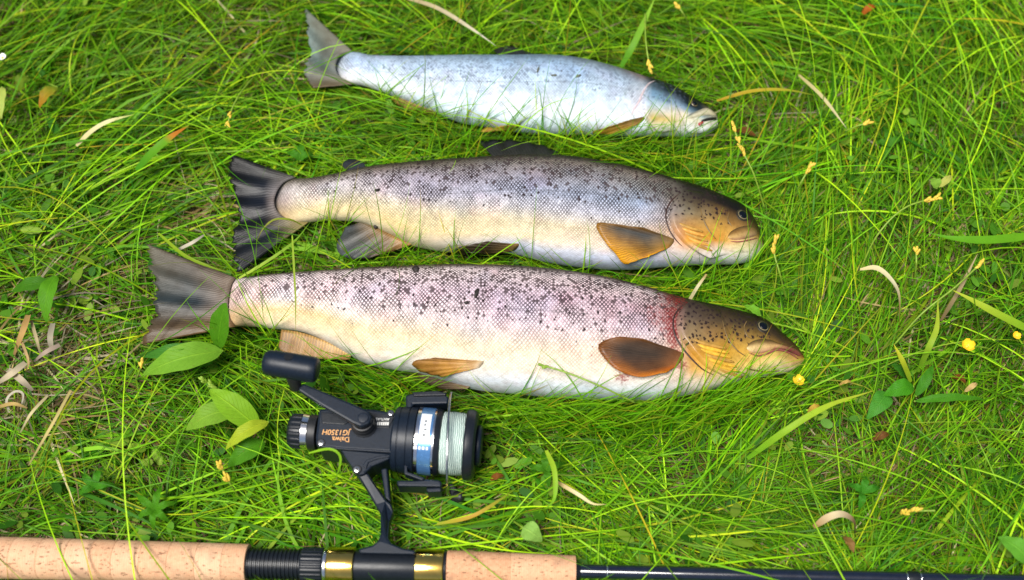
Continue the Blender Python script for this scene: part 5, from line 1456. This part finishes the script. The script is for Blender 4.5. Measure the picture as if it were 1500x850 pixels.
sedge('yellow sedge spike left of the silver trout tail', [(372, 112, .02), (350, 140, .04), (338, 165, .042), (333, 188, .04)], [.75, .95], 4)
sedge('pale yellow sedge spike below the broad leaved weed', [(352, 730, .01), (338, 710, .03), (322, 680, .04)], [.98, .6], 6)
sedge('wilted sedge spike lying across the belly of the largest trout', [(930, 590, .045), (880, 566, .058), (830, 546, .060), (790, 534, .060)], [.985], 5, .9, M['stalk'])
sedge('pinkish sedge spike right of the middle trout', [(1338, 420, .01), (1342, 390, .035), (1342, 366, .04)], [.98], 4)
sedge('greenish sedge spikes next to the handle knob', [(345, 590, .01), (320, 570, .03), (296, 556, .036)], [.98, .75], 5, 1.0, M['stalk'])
sedge('small sedge spike against the upper left of the largest trout tail', [(198, 560, .01), (206, 540, .03), (208, 528, .034)], [.95], 4)
sedge('yellow sedge spike at the top edge above the silver trout', [(1010, 40, .02), (1002, 22, .036), (992, 8, .04)], [.9], 5)
sedge('brownish sedge stalk low at right near the rod', [(1310, 760, .02), (1330, 750, .036), (1370, 748, .04)], [.3, .6], 4)

# single blades and straws
ST = [(0, (206, 190, 140)), (.5, (222, 212, 170)), (1, (190, 160, 100))]
blade_thing('dry_straw', 'cream coloured dead grass blade lying at the upper left', 'dry grass', [(112, 214, .036), (135, 192, .040), (160, 178, .040), (196, 168, .038)], 8, [(0, (200, 186, 130)), (.6, (236, 228, 176)), (1, (190, 196, 90))], mat=M['thatch'])
blade_thing('dry_straw', 'long pale straw pointing down at the silver trout back', 'dry grass', [(590, -4, .036), (640, 12, .040), (690, 42, .042), (726, 67, .040)], 7, [(0, (176, 156, 110)), (.6, (206, 192, 160)), (1, (226, 220, 200))], mat=M['thatch'])
blade_thing('dry_straw', 'curled white dead blade right of the two larger trout', 'dry grass', [(1260, 395, .044), (1283, 393, .050), (1303, 408, .048), (1316, 432, .040), (1317, 475, .02)], 10, [(0, (226, 206, 150)), (.5, (236, 226, 186)), (.8, (200, 160, 100)), (1, (130, 100, 50))], mat=M['thatch'], taper=(.35, 1, .9, .3), twist=.9)
blade_thing('dry_straw', 'cream dead stem with yellow bits above the front cork grip', 'dry grass', [(812, 704, .036), (846, 724, .040), (868, 738, .040), (888, 739, .038)], 6, [(0, (186, 150, 80)), (.5, (240, 226, 180)), (1, (226, 206, 140))], mat=M['thatch'])
blade_thing('dry_straw', 'bent pale dead blade above the thin rod', 'dry grass', [(1192, 772, .034), (1214, 758, .042), (1234, 754, .042), (1250, 764, .036), (1252, 784, .02)], 11, [(0, (170, 130, 80)), (.45, (230, 210, 170)), (.8, (150, 110, 80)), (1, (110, 80, 60))], mat=M['thatch'], taper=(.5, 1, 1, .6), twist=.6)
blade_thing('dry_stalk', 'pale dry stalk slanting through the grass right of the silver trout', 'dry grass', [(1170, 110, .034), (1205, 143, .040), (1240, 188, .036)], 6, [(0, (196, 180, 120)), (1, (216, 204, 160))], mat=M['thatch'])
blade_thing('dry_straw', 'short tan straw touching the back of the largest trout head', 'dry grass', [(1010, 440, .03), (1022, 420, .042), (1035, 402, .044)], 5, ST, mat=M['thatch'], taper=(1, 1, .9, .6))
blade_thing('grass_stalk', 'wide green grass blade with an orange tip at the upper left', 'grass blade', [(200, 250, .028), (228, 220, .040), (252, 200, .042), (277, 184, .040)], 14, [(0, (70, 140, 24)), (.6, (110, 166, 34)), (.72, (206, 130, 50)), (.9, (200, 120, 40)), (1, (150, 160, 50))])
blade_thing('grass_stalk', 'wide yellow green blade reaching in from the right edge', 'grass blade', [(1520, 490, .036), (1460, 460, .046), (1420, 438, .046), (1393, 424, .044)], 13, [(0, (128, 180, 36)), (1, (190, 200, 60))])
blade_thing('grass_stalk', 'broad flat green blade near the right edge at mid height', 'grass blade', [(1520, 345, .034), (1450, 352, .040), (1400, 350, .040), (1362, 342, .036)], 14, [(0, (110, 170, 30)), (1, (100, 166, 36))])
blade_thing('grass_stalk', 'light green blade standing above the silver trout shoulder', 'grass blade', [(910, 98, .03), (930, 62, .044), (960, -4, .05)], 10, [(0, (84, 150, 30)), (1, (150, 196, 60))])
blade_thing('grass_stalk', 'long arched yellow green blade right of the bottom grass', 'grass blade', [(1095, 672, .02), (1150, 632, .044), (1210, 596, .050), (1278, 573, .044)], 10, [(0, (110, 170, 30)), (.6, (170, 200, 50)), (1, (190, 196, 60))])
blade_thing('grass_stalk', 'yellow blade arched beside the bent dead one at right', 'grass blade', [(1344, 545, .02), (1360, 510, .044), (1372, 480, .048), (1374, 440, .046)], 9, [(0, (120, 170, 40)), (1, (186, 196, 60))])
blade_thing('grass_stalk', 'folded bright blade standing over the oval leaves', 'grass blade', [(1334, 560, .03), (1322, 530, .044), (1309, 504, .046)], 9, [(0, (140, 176, 36)), (1, (206, 196, 50))])
blade_thing('dry_stalk', 'brown straw standing left of the yellow spike above the buttercup', 'dry grass', [(1378, 470, .02), (1405, 425, .04), (1432, 372, .044)], 6, [(0, (120, 100, 66)), (1, (190, 170, 130))], mat=M['thatch'])
blade_thing('grass_stalk', 'thin blade curled over the dark tail of the middle trout', 'grass blade', [(442, 330, .030), (425, 322, .040), (402, 322, .042), (385, 336, .040), (375, 356, .034)], 3.4, [(0, (150, 170, 50)), (1, (130, 130, 50))])
blade_thing('grass_stalk', 'straight thin blade crossing the largest trout near its tail', 'grass blade', [(428, 345, .055), (431, 400, .058), (433, 440, .058), (433, 488, .045)], 3.2, [(0, (160, 190, 60)), (1, (140, 150, 70))])
blade_thing('grass_stalk', 'long blade leaning across the tip of the middle trout tail', 'grass blade', [(350, 408, .036), (390, 384, .042), (430, 355, .042), (455, 325, .036)], 5, [(0, (170, 196, 70)), (1, (110, 160, 40))])
blade_thing('grass_stalk', 'yellow stem arching over the upper edge of the largest trout tail', 'grass blade', [(232, 342, .034), (270, 374, .042), (310, 392, .040), (345, 402, .034)], 5, [(0, (150, 180, 40)), (1, (120, 150, 40))])
blade_thing('grass_stalk', 'bright blade curving down left of the reel housing', 'grass blade', [(452, 664, .050), (482, 658, .056), (498, 668, .054), (496, 690, .046), (486, 712, .03)], 4, [(0, (150, 200, 40)), (1, (120, 176, 30))])
blade_thing('grass_stalk', 'orange yellow blade lying above the front gold hood', 'grass blade', [(640, 768, .03), (690, 757, .040), (730, 734, .040), (760, 712, .03)], 6, [(0, (170, 180, 50)), (.4, (206, 160, 60)), (1, (120, 170, 40))])
blade_thing('grass_stalk', 'bright green blade curving down right of the spool', 'grass blade', [(800, 660, .044), (812, 690, .048), (812, 730, .044), (796, 748, .034)], 8, [(0, (170, 200, 50)), (1, (120, 180, 40))])
blade_thing('grass_stalk', 'orange rimmed fallen blade right of the silver trout', 'grass blade', [(1050, 148, .036), (1100, 134, .042), (1150, 132, .042), (1195, 140, .036)], 6, [(0, (186, 150, 40)), (.5, (190, 170, 50)), (1, (140, 160, 40))])
# dead straw bundle at the left edge
for lab, pts, wpx, cc in (
    ('thick tan straw standing in the pale dead bundle', [(42, 462, .036), (34, 486, .040), (21, 520, .03)], 10, (196, 156, 96)),
    ('grey dead leaf strands hanging below the two green leaves', [(78, 474, .036), (74, 496, .038), (78, 520, .03)], 9, (170, 160, 140)),
    ('bleached flat blade reaching the left edge in the straw', [(38, 532, .034), (18, 548, .038), (-6, 564, .034)], 11, (206, 190, 160)),
    ('bleached flat blade crossing the straw bundle', [(12, 542, .032), (30, 556, .036), (48, 572, .030)], 10, (196, 180, 156)),
    ('looped thin white straw below the dead bundle', [(14, 604, .03), (10, 586, .036), (22, 574, .036), (34, 578, .034), (30, 600, .03)], 4, (206, 196, 176)),
    ('long thin straw running down from the dead bundle', [(104, 572, .040), (78, 620, .042), (42, 682, .036)], 5, (206, 186, 120)),
    ('short pale straw leaning right of the dead bundle', [(70, 580, .034), (46, 606, .038), (30, 634, .03)], 5, (212, 196, 150)),
    ('kinked thin straw in front of the grey strands', [(30, 498, .036), (38, 516, .038), (42, 534, .036), (36, 548, .03)], 4, (190, 160, 110)),
    ('narrow pale straw next to the grey dead strands', [(46, 470, .034), (54, 498, .038), (60, 522, .03)], 5, (186, 170, 130)),
    ('flat pinkish dead strand low in the bundle', [(88, 506, .034), (68, 516, .036), (50, 530, .03)], 8, (176, 156, 140)),
    ('tan straw beside the left edge lower down', [(0, 596, .034), (20, 592, .036), (40, 598, .034)], 6, (196, 166, 100)),
    ('white straw left of the middle trout tail', [(262, 366, .032), (282, 356, .038), (300, 344, .036)], 6, (206, 196, 176))):
    blade_thing('dry_straw', lab, 'dry grass', pts, wpx, [(0, tuple(int(x * .85) for x in cc)), (.5, cc), (1, tuple(int(x * .7) for x in cc))], 'dead straws at the left', mat=M['thatch'], taper=(.8, 1, .9, .4), fold=.4)
# fallen dead leaves
def dead_leaf(label, c, d, w_, col, z=.018):
    e = empty('dead_leaf', P(*c, 0.0), label, 'dead leaf', 'fallen dead leaves')
    leaf(e, (c[0] - d[0], c[1] - d[1]), (c[0] + d[0], c[1] + d[1]), w_ * .7, col, z - .004, z - .001, .004, fold=.35, name='leaf_blade')
    return e
dead_leaf('reddish brown dead leaf lying below the buttercup', (1404, 557), (10, 5), 16, (120, 72, 44))
dead_leaf('whitish dead leaf fragment below the buttercup', (1422, 568), (9, -6), 11, (206, 186, 160), .024)
dead_leaf('greyish brown dead leaf above the thin rod', (1243, 798), (7, 12), 18, (140, 112, 84), .022)
dead_leaf('pale tan dead leaf right of the largest trout chin', (1192, 600), (9, -5), 16, (196, 170, 90), .03)
dead_leaf('brown dead leaf in bare soil right of the silver trout', (1092, 196), (14, 4), 18, (110, 76, 46))
dead_leaf('flat brown dead leaf on bare ground below the oval leaves', (1290, 640), (12, -4), 18, (112, 80, 56))
dead_leaf('tan curled dead leaf at the top right', (1272, 16), (10, -6), 16, (170, 96, 40), .03)
dead_leaf('brown dead leaf right of the spool flange', (728, 700), (10, -3), 14, (130, 84, 50), .02)
dead_leaf('small pale dead leaf left of the oval leaves', (1238, 562), (9, -2), 7, (200, 176, 126), .028)
# crumbs of soil on the fish
def crumb(label, px, py, f, r, stretch, mat, cat='soil crumb', name='soil_crumb'):
    p, n_ = f.hit(px, py, 0.0006)
    bm = bmesh.new()
    bmesh.ops.create_icosphere(bm, subdivisions=2, radius=1.0)
    rg = random.Random(int(px * 7 + py))
    s = S(px, py, .05) * r
    q = Vector(n_).to_track_quat('Z', 'Y')
    vs = []
    for v in bm.verts:
        k = 1 + rg.uniform(-.28, .28)
        w_ = Vector((v.co.x * s * k * stretch[0], v.co.y * s * k * stretch[1], v.co.z * s * k * .55))
        w_ = Matrix.Rotation(stretch[2], 3, 'Z') @ w_
        vs.append(np.array(p) + np.array(w_))
    fs = [tuple(v.index for v in f_.verts) for f_ in bm.faces]
    bm.free()
    o = mesh_obj(name, vs, fs, mat, None)
    return tag(o, label, cat)
crumb('black crumb of soil on the back edge of the largest trout', 609, 396, A, 5.5, (1, 1, 0), M['soilcrumb'])
crumb('oblong dark crumb on the upper flank of the largest trout', 698, 431, A, 4.6, (.7, 1.6, -.3), M['soilcrumb'])
crumb('small dark crumb just left of the oblong one on the largest trout', 683, 444, A, 3.0, (1, 1, 0), M['soilcrumb'])
crumb('brown crumb near the middle trout lateral line by the tail', 553, 279, B, 3.2, (1.4, .8, .2), M['soilcrumb'])
crumb('brown crumb above the anal fin of the middle trout', 547, 336, B, 3.4, (1, 1, 0), M['soilcrumb'])
crumb('slim green grey fleck on the back of the silver trout', 788, 103, Cf, 2.6, (.6, 2.2, -.25), M['fleck'])
crumb('ragged dark fleck row on the silver trout upper flank', 812, 111, Cf, 2.4, (1.9, .8, .1), M['fleck'])
crumb('dark fleck nearest the silver trout shoulder', 847, 112, Cf, 2.6, (1.6, .9, .5), M['fleck'])
